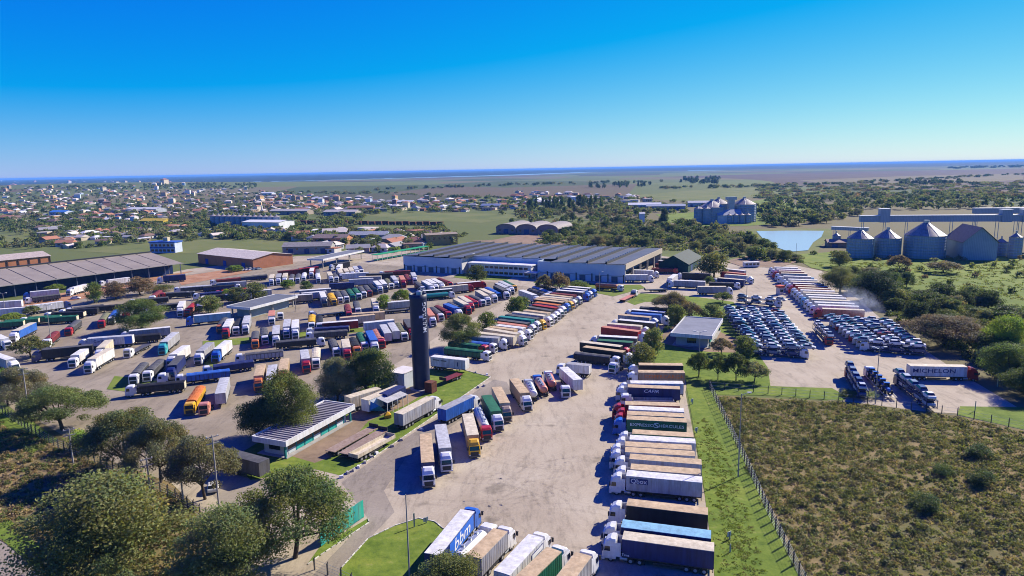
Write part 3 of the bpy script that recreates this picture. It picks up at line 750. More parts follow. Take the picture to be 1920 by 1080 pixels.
parse("""
1139 667 1084 661 g k d w
1167.5 661 1092.5 651 b k b w
1165 649 1090 640 b k c r
1182 641 1125 637 b d G w
1124 629 1194.6 633 b d w w
1199 621 1130 612 b r s w
1203 611 1140.4 606 b c c w
1161 598.7 1228 605 b k w w
1219.6 594.6 1161 589.4 b g b w
1240 590 1184 586 b B B w
1186 580 1246.7 585 b n w w
1257 579 1201 575 g k d w
1150 682 1160 676 n w w w
1070 681 1100 684 x w g w
""", 'lawnrow', 'row left of lawn building', 'trucks in the row left of the lawn building', 'near')
parse("""
1013 553 982 542 b p w w
1021 549 993 541 g d d w
1028 546 1001 537 g d p w
1040 541 1009 533 g d d w
915 556 893 543 b g c w
924 550 903 541 b c c w
933 548 912 538 g B B B
940 546 919 535 b k d w
947 540 926 530 b d p w
955 537 934 527 b p p w
962 534 946 526 g k G y
811 593 799 577 b s s w
824 587 810 576 g d d w
836 583 818 573 g d m r
850 578 830 570 b B B w
859 575 843 567 g d d k
871 571 850 560 b c c r
880 567 859 554 b w c r
888 563 872 555 g d r r
897 561 880 554 g d d w
""", 'mid', 'rows between tower and warehouse', 'trucks in the rows between tower and warehouse', 'left')
parse("""
792.5 537 779 527 g d d w
802 535 787 526 b p w w
812 532 796 523 b p w w
823 531 805 522 b p w w
841 528 823 521 g m m r
900 527 857 531 b r w r
876 533 829 538 b c c r
839 547 797 551 t t t w
847 541 793 545 b k w -
762 579 725 582 f d d w
769 563 733 566 b c w -
702 589 637.5 595.6 b c b -
721 584 660 588 b b b -
671 600 604 605 b r w -
590 615 654 611 g n n w
592 634 517 640 g k d w
617 532 663.5 529 b n n -
654 524 700 521.7 b p p -
673 518.5 714.6 517.5 b g c -
684 513.5 739 511.5 b k d -
558 544.6 623 540 b g w -
567 549.5 610 545.6 b p w -
541.7 554 581 551.5 b a w -
""", 'midh', 'lying crosswise in central lot', 'trucks parked crosswise in the central lot', 'left')
parse("""
608 559 603 546 b w w d
621 561 614 549 g y y y
632 559 625 545 g d d w
647 556 640 544 g d d w
657.5 553 649 541 g G G G
670.5 551 661 539 g G G w
680 547.5 672 536 g d d w
690.6 545 682 534 g m d m
699 541 690 532 g k k k
712 536 701 525 b w w w
723 534 713 523 b w w d
733 531 724 522 g O O w
740 526 732 516 b g p w
757 526 751 515 b s s r
767 523 761 513 g m m m
777 520 772 509 b p p w
508 524 511 512 b c c w
521 522 524 511 b g g w
533 521 536 510 b c c w
546 523 548 513 g d d w
558 522 560 512 g d d w
568 520 570 510 g c w w
583 511 586 500 b r w w
596 513 595 503 g d d w
597 522 595 512 g w w w
621 518 616 508 b c c w
631 520 627 510 g d d w
641 513 635 503 b c c w
652 511 646 501 b c c w
660 509 655 500 b c c w
670 507 664 497 b p p w
678 506 672 497 g n n w
""", 'facing', 'small rows facing the canopy', 'trucks in the small rows facing the canopy', 'left')
parse("""
629 650 622 636 g d d w
643 652 640 636 b p c r
661 648 654 634 g o k o
679 640 671 624 g G G w
696 638 687 620 b B B w
710 637 699 616 g r s r
726 628 713 606 b p p -
740 625 726 602 b p p -
752 622 742 606 g O O w
764 615 754 598 b m d r
654 584 650 570 g m m r
671 577 667 564 g d d w
705 572 700 558 b c c w
573 672 570 656 b p p r
592 670 593 652 g c c w
485 702 489 686 b b b o
508 702 511 686 b p p w
530 694 534 672 b b b r
553 617 554 597 b w w w
584 603 585 590 g y y w
517 626 518 610 b d p w
496 628 494 614 g d d w
478 635 479 621 g k d o
423 613 432 597 b w w r
443 611 449 598 g k k w
459 609 465 589 b p p w
509 592 510 582 x w s w
525 590 526 581 n B B w
""", 'lower', 'lower lot beside tower and trees', 'trucks in the lower lot beside the tower', 'left')
parse("""
164.6 634 249 628 b w p w =conf
242 620 318.7 612.5 b g w w
250 629.5 283 626.5 g k k -
79 655 173 646 b k d n
171 673 206 653 b w c w
250 658 273 646 f d d w
303 644 332 620 b g p T
325 664 348 648 b w w w
375 658 394 642 b g g w
254 698 269 681 g d d w
279 692 298 675 g d d w
304 686 321 668 b n d n
321 703 400 695 f k k w
258 722 346 714 g k k w
356 694 425 686 g B B w
410 688 468 680 g n n w
358 751 375.5 724 g y o y
382 757 388 748 n o o s
405 740 415 707 b p p -
25 675 -20 660 b p w w
27 621 62.5 604 b B c w
130 613 146 600 g d d r
190 600 200 586 g O O r
209 594 219 580 g B B w
333 585 346 556 b w w w
352 580 366 566 g s r r
363 591.7 432 585 b l w B
9 635 -6 628 x w w w
""", 'west', 'western lot', 'trucks in the western lot', 'left')
parse("""
0 604 25 602 g G G -
27 600.5 52 598.5 g G G -
54 597 104 593.5 g G G w
106 592.5 130 591 g G G -
98 586 158 583.5 g k k w
125 580.5 183 577.5 g k k w
150 575.5 182 572 g d d w
186 572 230 568.5 g k k -
117 564.6 50 574 b w w n
256 561 315 556.5 g k d w
312 549 365 545.5 g k d r
322 553 336 541 g m m w
337 538.5 398 534 g d p w
440 533.5 380 538 g n k w
402 531.5 465 527 b g g -
425 543.5 452 541 g m r r
450 519.5 500 514.5 g n d -
521 508.5 564.6 504.5 b m m -
566 504 596 501 b m r -
405 524.5 450 520 g m m w
40 576 0 579 b w w -
35 563 -8 566 b w w -
56 547 110 542 b w w B
135 539 161 532.5 b w w w
193 527 200 526 n w w w
201.6 525 241 519.8 b w w -
307.6 517.5 345 514.5 b n n w
60 557 112 551 g d d w
632 503 640 493 b w w w
629 494 650 491 b k d w
""", 'farwest', 'below long brown warehouse', 'trucks below the long brown warehouse', 'left')
parse("""
1213 515 1174 515 b w w w
1225 507 1185 505.6 b w w w
1261 503 1222 502.5 g m m r
1268 497 1230 494.5 g m m r
1270 491.5 1236 488 g m w w
1275 487 1239 484 g k k w
1253 524 1269 512 b w w g
1280 511 1332 513.5 b k d w
1263 525 1324 527.5 b g w w
1361 537 1308 537 b g c w
1347 520.6 1396 524.5 b n c w
1353 509 1397 513 b r s -
1359 503.5 1397 507.5 b g w -
1370 530 1336 529 g k d w
1211 543 1249 541.5 f k k -
1188 551 1165 562 f s s w
1400 517 1362 514 b p c w
1152 533 1122 531 t o o w
""", 'gate', 'right of the big warehouse', 'trucks right of the big warehouse', 'left')
parse("""
372 566 380 556 b c c w
386 565 394 555 g d d r
402 556 430 553 g k k w
470 546 500 543 b p w w
376 549 420 545 g n n w
430 550 462 547 b w w -
288 572 330 568 g k d w
236 583 246 572 b w w r
440 606 447 594 g d d o
540 612 542 598 b p p w
570 606 571 594 g k k w
600 622 640 619 g d d w
690 604 730 600 b w w -
605 592 640 588 f k k w
140 666 158 654 x w w w
90 634 104 622 g m m w
220 648 232 636 b c c w
470 662 520 657 g p d w
410 652 425 640 b w w B
640 512 690 509 b w w -
720 509 770 507 g m m w
""", 'infill', 'gaps of western lots', 'trucks filling gaps of the western lots', 'left')
def interp_row(a, b, n, cols):
    out = []
    for i in range(n):
        t = i / (n - 1); t = t ** 0.85
        q = [a[k] * (1 - t) + b[k] * t for k in range(4)]
        out.append(' '.join(f'{v:.2f}' for v in q) + ' ' + cols[i % len(cols)])
    return '\n'.join(out)
parse(interp_row((1541, 578, 1621, 581), (1452, 500.5, 1496, 502), 19,
      ['b s c r', 'b w w w', 'b p w w', 'b p c w', 'b c w l', 'b p w w', 'b c c w', 'b w w w', 'b s c w', 'b r c r', 'b m w w', 'b p c w', 'b w w w', 'g B l w', 'b p w w', 'b g c w']), 'east',
      'row below the wooded belt', 'trucks in the row below the wooded belt', 'near')

# ------------------------------------------------------------------ cars and car transporters
def car_mesh(kind):
    mb = MB(); suv = 0.16 if kind == 'suv' else 0.0
    secs = [(-2.1, 0.45, 0.80, 0.68), (-1.98, 0.32, 0.98, 0.82), (-1.3, 0.24, 1.0, 0.88), (0.6, 0.22, 0.98, 0.89), (1.3, 0.24, 0.9, 0.87), (1.9, 0.3, 0.76, 0.8), (2.12, 0.42, 0.62, 0.66)]
    mb.loft([[(x, -hw, z0 + suv * .5), (x, -hw * 0.97, z1 + suv), (x, hw * 0.97, z1 + suv), (x, hw, z0 + suv * .5)] for x, z0, z1, hw in secs], 0, False)
    if kind == 'sedan': top = (-1.0, 0.15); base = (-1.55, 0.95)
    elif kind == 'suv': top = (-1.65, 0.2); base = (-1.95, 0.95)
    else: top = (-1.5, 0.15); base = (-1.9, 0.95)
    z = 1.43 + suv
    mb.box(top[0], top[1], -0.6, 0.6, z, z + 0.045, 0)
    for x in (-1.3, 1.35):
        for s in (-1, 1): mb.cyl((x, s * 0.7, 0.32), (x, s * 0.9, 0.32), 0.32, n=9, mi=1); mb.cyl((x, s * 0.89, 0.32), (x, s * 0.91, 0.32), 0.19, n=6, mi=2)
    car = mb.mesh('car', ['paint', 'tyre', 'rim'])
    g = MB(); zb = 0.96 + suv
    g.loft([[(base[0], -0.8, zb), (base[1], -0.8, zb), (base[1], 0.8, zb), (base[0], 0.8, zb)], [(top[0], -0.6, z), (top[1], -0.6, z), (top[1], 0.6, z), (top[0], 0.6, z)]])
    return car, g.mesh('windows', ['glass'])
CARCOL = [('white', (0.78, 0.78, 0.78))] * 6 + [('silver', (0.5, 0.52, 0.55))] * 8 + [('blue-grey', (0.2, 0.26, 0.34))] * 6 + [('black', (0.03, 0.03, 0.035))] * 2 + [('navy', (0.03, 0.07, 0.2))] * 2 + [('dark red', (0.25, 0.02, 0.02))]
def car(loc, rz, kind, col, label, group, tilt=0.0):
    body, win = shared(('car', kind), lambda: car_mesh(kind))
    o = ob('car', body, None, loc, 0, None, col); o.rotation_euler = (0, -tilt, rz); o.scale = (1.04, 1.1, 1.05); ob('windows', win, o); return tag(o, label, 'car', group)
def carrier_deck(z, hw=1.25):
    mb = MB()
    for s in (-1, 1): mb.box(-0.5, 0.5, s * hw - 0.1, s * hw + 0.1, z, z + 0.18, 0); mb.box(-0.5, 0.5, s * 0.62 - 0.28, s * 0.62 + 0.28, z + 0.06, z + 0.12, 0)
    for i in range(11): x = -0.495 + i * 0.099; mb.box(x - 0.004, x + 0.004, -hw, hw, z + 0.02, z + 0.1, 0)
    return mb.mesh('deck', ['body'])
def carrier_post(): mb = MB(); mb.box(-0.07, 0.07, -0.06, 0.06, 0.75, 2.75); return mb.mesh('post', ['body'])
def tractor_toy():
    "a blue farm tractor, front towards +X"
    b = MB(); b.box(-0.2, 1.6, -0.38, 0.38, 0.85, 1.45); b.loft([rr_ring(z, x, -0.25, w, 0.1) for z, x, w in [(0.85, 1.75, 0.36), (1.3, 1.75, 0.36), (1.48, 1.6, 0.3)]]); b.box(-1.3, -0.2, -0.9, 0.9, 1.3, 1.42)
    b.box(-1.25, -0.15, -0.7, 0.7, 2.45, 2.55)
    g = MB(); g.box(-1.2, -0.25, -0.62, 0.62, 1.42, 2.45)
    w = MB()
    for s in (-1, 1): w.cyl((-0.8, s * 0.6, 0.8), (-0.8, s * 1.05, 0.8), 0.8, n=12, mi=0); w.cyl((-0.8, s * 1.04, 0.8), (-0.8, s * 1.07, 0.8), 0.4, n=8, mi=1); w.cyl((1.2, s * 0.6, 0.5), (1.2, s * 0.95, 0.5), 0.5, n=10, mi=0)
    return b.mesh('tractor', ['paint']), g.mesh('cab_glass', ['glass']), w.mesh('wheels', ['tyre', 'white'])
def transporter(pf, pr, cabc, label, group, carword, near=False, load='cars', lower=True, deckc='n', z=2.6):
    a, b = P(*pf, z), P(*pr, z); d = a - b; head = math.atan2(d[1], d[0]); LT = float(np.hypot(d[0], d[1]))
    L = max(15.5, min(19.0, LT - 2.4))
    fx, fy = a[0], a[1]                                        # cab front
    cx, cy = fx - math.cos(head) * (L / 2 + 2.6), fy - math.sin(head) * (L / 2 + 2.6)
    FOOT.append((cx + math.cos(head) * 1.3, cy + math.sin(head) * 1.3, head, L / 2 + 1.3, 1.4))
    root = ob('car_transporter', None, None, (cx, cy, 0), head); tag(root, label, 'truck', group)
    col = CLR[deckc]; sx = (L, 1, 1)
    ob('lower_deck', shared('dk1', lambda: carrier_deck(0.78)), root, scale=sx, color=col)
    if load == 'cars': ob('upper_deck', shared('dk2', lambda: carrier_deck(2.6)), root, scale=sx, color=col)
    for i in range(6):
        for s in (-1, 1):
            if load == 'cars': ob('post', shared('cp', carrier_post), root, (-L / 2 + 0.2 + i * (L - 0.4) / 5, s * 1.25, 0), color=col)
    for k in range(2):
        for s in (-1, 1): ob('wheel', shared('wd', lambda: wheel_mesh(0.5)), root, (-L / 2 + 4.4 + 1.25 * k, s * 0.97, 0.5))
    cab0 = L / 2 + 2.55
    cab = ob('cab', shared(('cab', False), lambda: cab_mesh(False)), root, (cab0, 0, 0), color=CLR[cabc])
    ob('windscreen', shared(('ws', False), windscreen_mesh), cab); ob('bumper', shared('bu', bumper_mesh), cab, color=CLR[cabc])
    for s in (-1, 1):
        w = ob('side_window', shared(('sw', False), sidewin_mesh), cab)
        if s == 1: w.scale = (1, -1, 1)
        ob('wheel', shared(('w', -1.35), lambda: wheel_mesh(0.34)), root, (cab0 - 1.35, s * 1.03, 0.5))
    ob('axle', shared('ax', axle_mesh), root, (cab0 - 4.4, 0, 0.5)); ob('chassis', shared('ch', tractor_chassis), root, (cab0, 0, 0))
    if load == 'tractors':
        bm, gm, wm = shared('tractor', tractor_toy)
        for i in range(5):
            x = L / 2 - 1.9 - i * 3.3; o = ob('farm_tractor', bm, None, (cx + math.cos(head) * x, cy + math.sin(head) * x, 0.91), head + math.pi, None, CLR['B'])
            ob('cab_glass', gm, o); ob('wheels', wm, o); tag(o, f'blue farm tractor, {ORD[i + 1]} from the cab on the flat transporter', 'tractor', 'blue farm tractors on the transporter')
        return
    n = int(L // 4.3)
    for dk, zz in ((1, 2.72), (0, 0.9)):
        if dk == 0 and not lower: continue
        for i in range(n + (1 if dk else 0)):
            x = -L / 2 + 2.25 + i * (L - 4.4) / (n - 1)
            if i == n: x = L / 2 + 2.3; 
            tl = RND.choice([0.05, 0.05, 0.0]) if (dk and i < n) else 0; zc = zz + abs(math.sin(tl)) * 2.1 + (0.36 if i == n else 0)
            cn, cc = RND.choice(CARCOL); kd = RND.choice(['hatch', 'hatch', 'sedan', 'suv'])
            car((cx + math.cos(head) * x, cy + math.sin(head) * x, zc), head + (math.pi if RND.random() < 0.06 else 0), kd, cc,
                f'{cn} car, {ORD[i + 1]} from rear, {"upper" if dk else "lower"} deck, {carword}', 'new cars on the transporters', tl)
def lerp_px(a, b, n):
    "evenly spaced in plan between two image points"
    p, q = P(*a, 2.6), P(*b, 2.6); return [Q(p + (q - p) * (i / (n - 1))) for i in range(n)]
fr = lerp_px((1517, 657), (1458, 588), 13); rr2 = lerp_px((1408, 650), (1358, 579), 13)
for i in range(13):
    transporter((fr[i][0], fr[i][1]), (rr2[i][0], rr2[i][1]), 'r' if i in (9, 12) else 'w', f'loaded car transporter, {ORD[i + 1]} from near end of block beside lawn building', 'car transporters beside the lawn',
                f'{ORD[i + 1]} transporter beside lawn', lower=i == 0)
fr = lerp_px((1612, 642), (1555, 598), 10); rr2 = lerp_px((1735, 652), (1668, 605), 10)
for i in range(10):
    transporter((fr[i][0], fr[i][1]), (rr2[i][0], rr2[i][1]), 'r' if i in (3, 7) else 'w', f'loaded car transporter, {ORD[i + 1]} from near end of block below wooded belt', 'car transporters below the wooded belt',
                f'{ORD[i + 1]} transporter below woods', lower=i == 0)
transporter((1466, 566), (1384, 557), 'w', 'lone loaded car transporter parked above the lawn block', 'lone car transporters', 'transporter above lawn block', lower=True)
transporter((1556, 634), (1531, 607), 'r', 'loaded car transporter with red cab between the two blocks', 'lone car transporters', 'red transporter between blocks', lower=False)
transporter((1592, 690), (1618, 733), 'r', 'car transporter with red cab beside a round shrub at the field fence', 'car transporters by the field fence', 'transporter beside round shrub', True)
transporter((1627, 697), (1673, 744), 'w', 'low transporter loaded with blue farm tractors at the field fence', 'car transporters by the field fence', '', True, load='tractors', deckc='c', z=1.2)
transporter((1684, 703), (1748, 752), 'n', 'dark blue loaded car transporter at the field fence below the lettered trailer', 'car transporters by the field fence', 'dark transporter below lettered trailer', True)
for i, (x, y) in enumerate([(58, 748), (62, 760)]):
    p = P(x, y); car((p[0], p[1], 0.026), math.radians(20), 'hatch', CLR['r'], ['red car behind the other red car near the left fence', 'red car nearest the grass by the left fence'][i], 'red cars by the left fence')
p = P(400, 918); car((p[0], p[1], 0.02), math.radians(110), 'hatch', CLR['w'], 'white car on the road under the roadside trees', None)
p = P(142, 561); car((p[0], p[1], 0.05), math.radians(10), 'sedan', CLR['w'], 'white car on the track beside the earth bank', None)
CARROW = [(868, 508, 5), (450, 508, 6), (240, 545, 7)]
for (x, y, n), nm in zip(CARROW, ['beside round tree before the warehouse', 'below the orange brick hall', 'under trees by the long brown warehouse']):
    for i in range(n):
        p = P(x + i * 7, y - i * 0.5); cn, cc = RND.choice(CARCOL)
        car((p[0], p[1], 0.05), math.radians(60), RND.choice(['hatch', 'sedan']), cc, f'parked {cn} car, {ORD[i + 1]} from left {nm}', 'small cars parked in rows')

# ------------------------------------------------------------------ buildings
def bx(name, root, x0, x1, y0, y1, z0, z1, mat, color=None):
    mb = MB(); mb.box(min(x0, x1), max(x0, x1), min(y0, y1), max(y0, y1), z0, z1)
    return ob(name, mb.mesh(name, [mat]), root, color=color)
def building(name, label, cat, x, y, ang, group=None, z=0.0):
    return tag(ob(name, None, None, (x, y, z), math.radians(ang)), label, cat, group)

def warehouse():
    A = P(1172, 497, 9.5); r = building('warehouse', 'large pale blue warehouse with dark ribbed roof and open right end', 'warehouse', A[0], A[1], 153.5)
    H = 9.4; wall = 'wh_wall'
    bx('front_wall', r, 0, 50, -0.3, 0, 3.4, H, wall); bx('front_wall', r, 0, 50, -0.25, -0.05, 0, 3.4, 'wh_wall')
    bx('front_wall', r, 50, 98, -9.3, -9, 0, H + 0.3, wall); bx('return_wall', r, 50, 50.3, -9, -0.3, 0, H, wall)
    bx('front_wall', r, 98, 139, 1.7, 2, 3.2, H - 0.4, wall); bx('front_wall', r, 98, 139, 1.75, 1.95, 0, 3.2, 'wh_wall')
    mb = MB(); mb.add([(97.7, 2.0, 0), (97.7, -6, 0), (97.7, -14, H + 1.2), (97.7, 2.0, H - 0.2), (98, 2.0, 0), (98, -6, 0), (98, -14, H + 1.2), (98, 2.0, H - 0.2)],
                      [(0, 1, 2, 3), (7, 6, 5, 4), (0, 3, 7, 4), (1, 0, 4, 5), (2, 1, 5, 6), (3, 2, 6, 7)]); ob('wing_wall', mb.mesh('wing_wall', ['white']), r)
    bx('rear_wall', r, 0, 139, -76.3, -76, 0, H, wall); bx('end_wall', r, 138.7, 139, -76, 1.7, 0, H - 0.4, wall); bx('inner_wall', r, 11, 11.3, -76, -0.3, 0, H - 0.3, wall)
    fascia = simple('beige_fascia', (0.5, 0.42, 0.3), 0.7)
    bx('fascia', r, -0.5, 0, -76.2, 0.2, 7.0, H + 0.5, fascia)
    for i in range(6): bx('column', r, 0.0, 0.8, -1.2 - i * 14.8, -0.3 - i * 14.8, 0, 7.0, 'concrete')
    for i in range(13):
        x0 = i * 10.7; x1 = min(139, x0 + 10.7); y1 = 0.25 if x1 <= 51 else (-8.8 if x0 < 96 else 2.2)
        mb = MB(); zl, zr = H + 0.0, H + 0.55
        mb.add([(x0 + 0.45, -76.5, zr), (x1 - 0.45, -76.5, zl), (x1 - 0.45, y1, zl), (x0 + 0.45, y1, zr), (x0 + 0.45, -76.5, zr - 0.2), (x1 - 0.45, -76.5, zl - 0.2), (x1 - 0.45, y1, zl - 0.2), (x0 + 0.45, y1, zr - 0.2)],
               [(3, 2, 1, 0), (4, 5, 6, 7), (0, 1, 5, 4), (1, 2, 6, 5), (2, 3, 7, 6), (3, 0, 4, 7)])
        bay = ob('roof_bay', mb.mesh('roof_bay', ['wh_roof']), r)
        if i: bx('roof_monitor', r, x0 - 0.45, x0 + 0.45, -76.4, y1 - 1.5, H - 0.2, H + 1.15, 'black')
        if 1 <= i <= 8:
            mb = MB()
            for k in range(15): y = y1 - 8 - k * 4.4; mb.cyl((x0 + 2.2, y, H + 0.3), (x0 + 2.2, y, H + 1.0), 0.42, 0.3, n=8)
            ob('ventilators', mb.mesh('ventilators', ['steel']), bay)
    for i, x in enumerate([0.4, 9, 18, 27, 36, 44]): bx('pilaster', r, x, x + 0.5, 0.02, 0.3, 0, 4.2, 'black')
    for i, x in enumerate([99, 107, 115, 123, 131, 138]): bx('pilaster', r, x, x + 0.5, 2.02, 2.3, 0, 4.0, 'black')
    for x in (4, 13, 22, 31, 39): bx('dock_door', r, x, x + 3.4, 0.01, 0.08, 0, 3.1, 'matte', (0.1, 0.13, 0.17))
    for x in (101.5, 109.5, 117.5, 125.5, 133): bx('dock_door', r, x, x + 3.4, 2.01, 2.08, 0, 3.0, 'matte', (0.1, 0.13, 0.17))
    bx('dock_band', r, 0.2, 49.8, 0.0, 0.06, 3.3, 3.5, 'matte', (0.12, 0.16, 0.22)); bx('dock_band', r, 98.2, 138.8, 2.0, 2.06, 3.1, 3.3, 'matte', (0.12, 0.16, 0.22))
    o = building('office_annex', 'white two storey office annex with ribbon windows before the big warehouse', 'building', A[0], A[1], 153.5)
    bx('wall', o, 54, 94, -8.8, 0.5, 0.0, 6.3, 'white'); bx('roof', o, 53.4, 94.6, -8.9, 1.1, 6.3, 6.9, 'white'); bx('canopy', o, 48.5, 56, 0.5, 5.5, 3.2, 3.7, 'white')
    for x in (49, 55.4): bx('canopy_post', o, x, x + 0.3, 5.0, 5.3, 0, 3.2, 'concrete')
    for fl in (1.0, 4.1):
        for i in range(12): bx('window', o, 56 + i * 3.1, 58.4 + i * 3.1, 0.5, 0.56, fl, fl + 1.3, 'glass')
    bx('door', o, 54.4, 55.6, 0.5, 0.57, 0, 2.4, 'glass')
warehouse()

def gable_hall(name, label, cat, x, y, ang, L, W, h, ridge, wallc, roofc, roofmat='tarp', wallmat='matte', doors=0, wins=0, doorc=(0.05, 0.08, 0.2), group=None, z=0, pil=0, over=0.6, pilc=(0.1, 0.05, 0.03)):
    "ridge along local X; the front is y = 0, the back y = W"
    r = building(name, label, cat, x, y, ang, group, z)
    for a, b in ((0, 0.25), (W - 0.25, W)): bx('wall', r, 0, L, a, b, 0, h, wallmat, wallc)
    for a, b in ((0, 0.25), (L - 0.25, L)):
        mb = MB(); mb.loft([[(q, 0.25, 0), (q, W - 0.25, 0), (q, W - 0.25, h), (q, W / 2, ridge - 0.1), (q, 0.25, h)] for q in (a, b)]); ob('gable_wall', mb.mesh('gable_wall', [wallmat]), r, color=wallc)
    sl = (ridge - h) / (W / 2); t = 0.18
    for s in (0, 1):
        y0, y1 = (-over, W / 2) if s == 0 else (W + over, W / 2); z0, z1 = h - sl * over + 0.05, ridge + 0.05
        mb = MB(); mb.loft([[(q, y0, z0), (q, y1, z1), (q, y1, z1 + t), (q, y0, z0 + t)] for q in (-over, L + over)]); ob('roof', mb.mesh('roof', [roofmat]), r, color=roofc)
    for i in range(doors): w = 3.6; q = (i + 0.5) * L / doors; bx('door', r, q - w / 2, q + w / 2, -0.06, 0.0, 0, min(3.8, h * 0.75), 'matte', doorc)
    for i in range(wins): q = (i + 0.5) * L / wins; bx('window', r, q - 0.8, q + 0.8, -0.05, 0.0, h * 0.55, h * 0.8, 'glass')
    for i in range(pil): q = i * L / max(1, pil - 1); bx('pilaster', r, max(0, q - 0.3), min(L, q + 0.3), -0.35, 0.0, 0, h, 'matte', pilc)
    return r

def long_shed():
    r = building('long_warehouse', 'long warehouse with brown ribbed roof and dark blue front', 'warehouse', -203.0, 418.0, 235)
    L, W, he, hr = 170, 58, 6.6, 11.2                # local +y points away to the right; back lies at -y
    blue = (0.012, 0.03, 0.12)
    bx('wall', r, 3, L, -6.3, -6, 0, he - 0.2, 'matte', blue); bx('wall', r, 3, L, -W + 1, -W + 1.3, 0, he - 1, 'matte', blue)
    mb = MB(); mb.loft([[(q, -6.3, 0), (q, -W + 1.3, 0), (q, -W + 1.3, he - 0.7), (q, -W * 0.62, hr - 0.4), (q, -6.3, he + 0.8)] for q in (3, 3.3)]); ob('gable_wall', mb.mesh('gable_wall', ['matte']), r, color=(0.3, 0.36, 0.4))
    n = 17
    for i in range(n):
        x0, x1 = i * L / n, (i + 1) * L / n
        for a, za, b, zb in ((0.6, he, -W * 0.62, hr), (-W - 0.5, he - 1.0, -W * 0.62, hr)):
            mb = MB(); mb.loft([[(q, a, za), (q, b, zb), (q, b, zb + 0.2), (q, a, za + 0.2)] for q in (x0 + 0.3, x1 - 0.3)]); ob('roof_panel', mb.mesh('roof_panel', ['brown_roof']), r)
            mb = MB(); mb.loft([[(q, a, za - 0.25), (q, b, zb - 0.25), (q, b, zb + 0.02), (q, a, za + 0.02)] for q in (x1 - 0.3, x1 + 0.3)]); ob('roof_gutter', mb.mesh('roof_gutter', ['black']), r)
    bx('ridge_vent', r, 0, L, -W * 0.62 - 0.6, -W * 0.62 + 0.6, hr + 0.1, hr + 0.9, 'black'); bx('eave_gutter', r, -0.3, L, 0.6, 0.9, he - 0.2, he + 0.25, 'concrete')
    for i in range(18): bx('column', r, 1 + i * 9.8, 1.4 + i * 9.8, -0.6, -0.2, 0, he, 'matte', (0.1, 0.12, 0.18))
long_shed()
O = np.array([-164., 430.])
gable_hall('brick_hall', 'orange brick hall with white sheet roof beside the long warehouse', 'warehouse', -216, 468, -36, 64, 30, 6.6, 9.0, (0.42, 0.17, 0.085), (0.62, 0.55, 0.48), doors=3, doorc=(0.02, 0.05, 0.3))
p = P(96, 497); gable_hall('brick_shed', 'orange brick shed with dark pilasters behind the long warehouse', 'warehouse', p[0] - 70 * math.cos(math.radians(54)), p[1] - 70 * math.sin(math.radians(54)), 54, 70, 26, 6.5, 9.0, (0.5, 0.2, 0.09), (0.5, 0.42, 0.36), pil=12, wins=0)

def canopy(label, cx, cy, ang, L, W, h, roofc, group=None, cols=3, base=None, fh=1.1, name='canopy_building'):
    r = building(name, label, 'canopy', cx, cy, ang, group)
    bx('roof', r, -L / 2 + 0.3, L / 2 - 0.3, -W / 2 + 0.3, W / 2 - 0.3, h - 0.4, h - 0.12, 'matte', roofc)
    for a in (-1, 1):
        bx('fascia', r, -L / 2, L / 2, a * W / 2 - 0.15, a * W / 2 + 0.15, h - fh, h, 'white'); bx('fascia', r, a * L / 2 - 0.15, a * L / 2 + 0.15, -W / 2 + 0.15, W / 2 - 0.15, h - fh, h, 'white')
    for i in range(cols):
        for a in (-1, 1): x = -L / 2 + 1.5 + i * (L - 3) / (cols - 1); bx('column', r, x - 0.25, x + 0.25, a * (W / 2 - 1.5) - 0.25, a * (W / 2 - 1.5) + 0.25, 0, h - 0.4, 'concrete')
    if base: bx('office', r, -L / 2 + 3, L / 2 - 3, -W / 2 + 2.6, W / 2 - 2.6, 0, h - 0.5, 'matte', base)
    return r
canopy('small checkpoint canopy with grey roof and white fascia amid western trucks', -109.8, 296, 66, 29, 13, 5.0, (0.13, 0.14, 0.16), base=(0.3, 0.38, 0.42))
canopy('fuel station canopy with grey roof beside the brick hall', -116.5, 453, 70, 48, 12, 6.2, (0.16, 0.17, 0.19), cols=4)

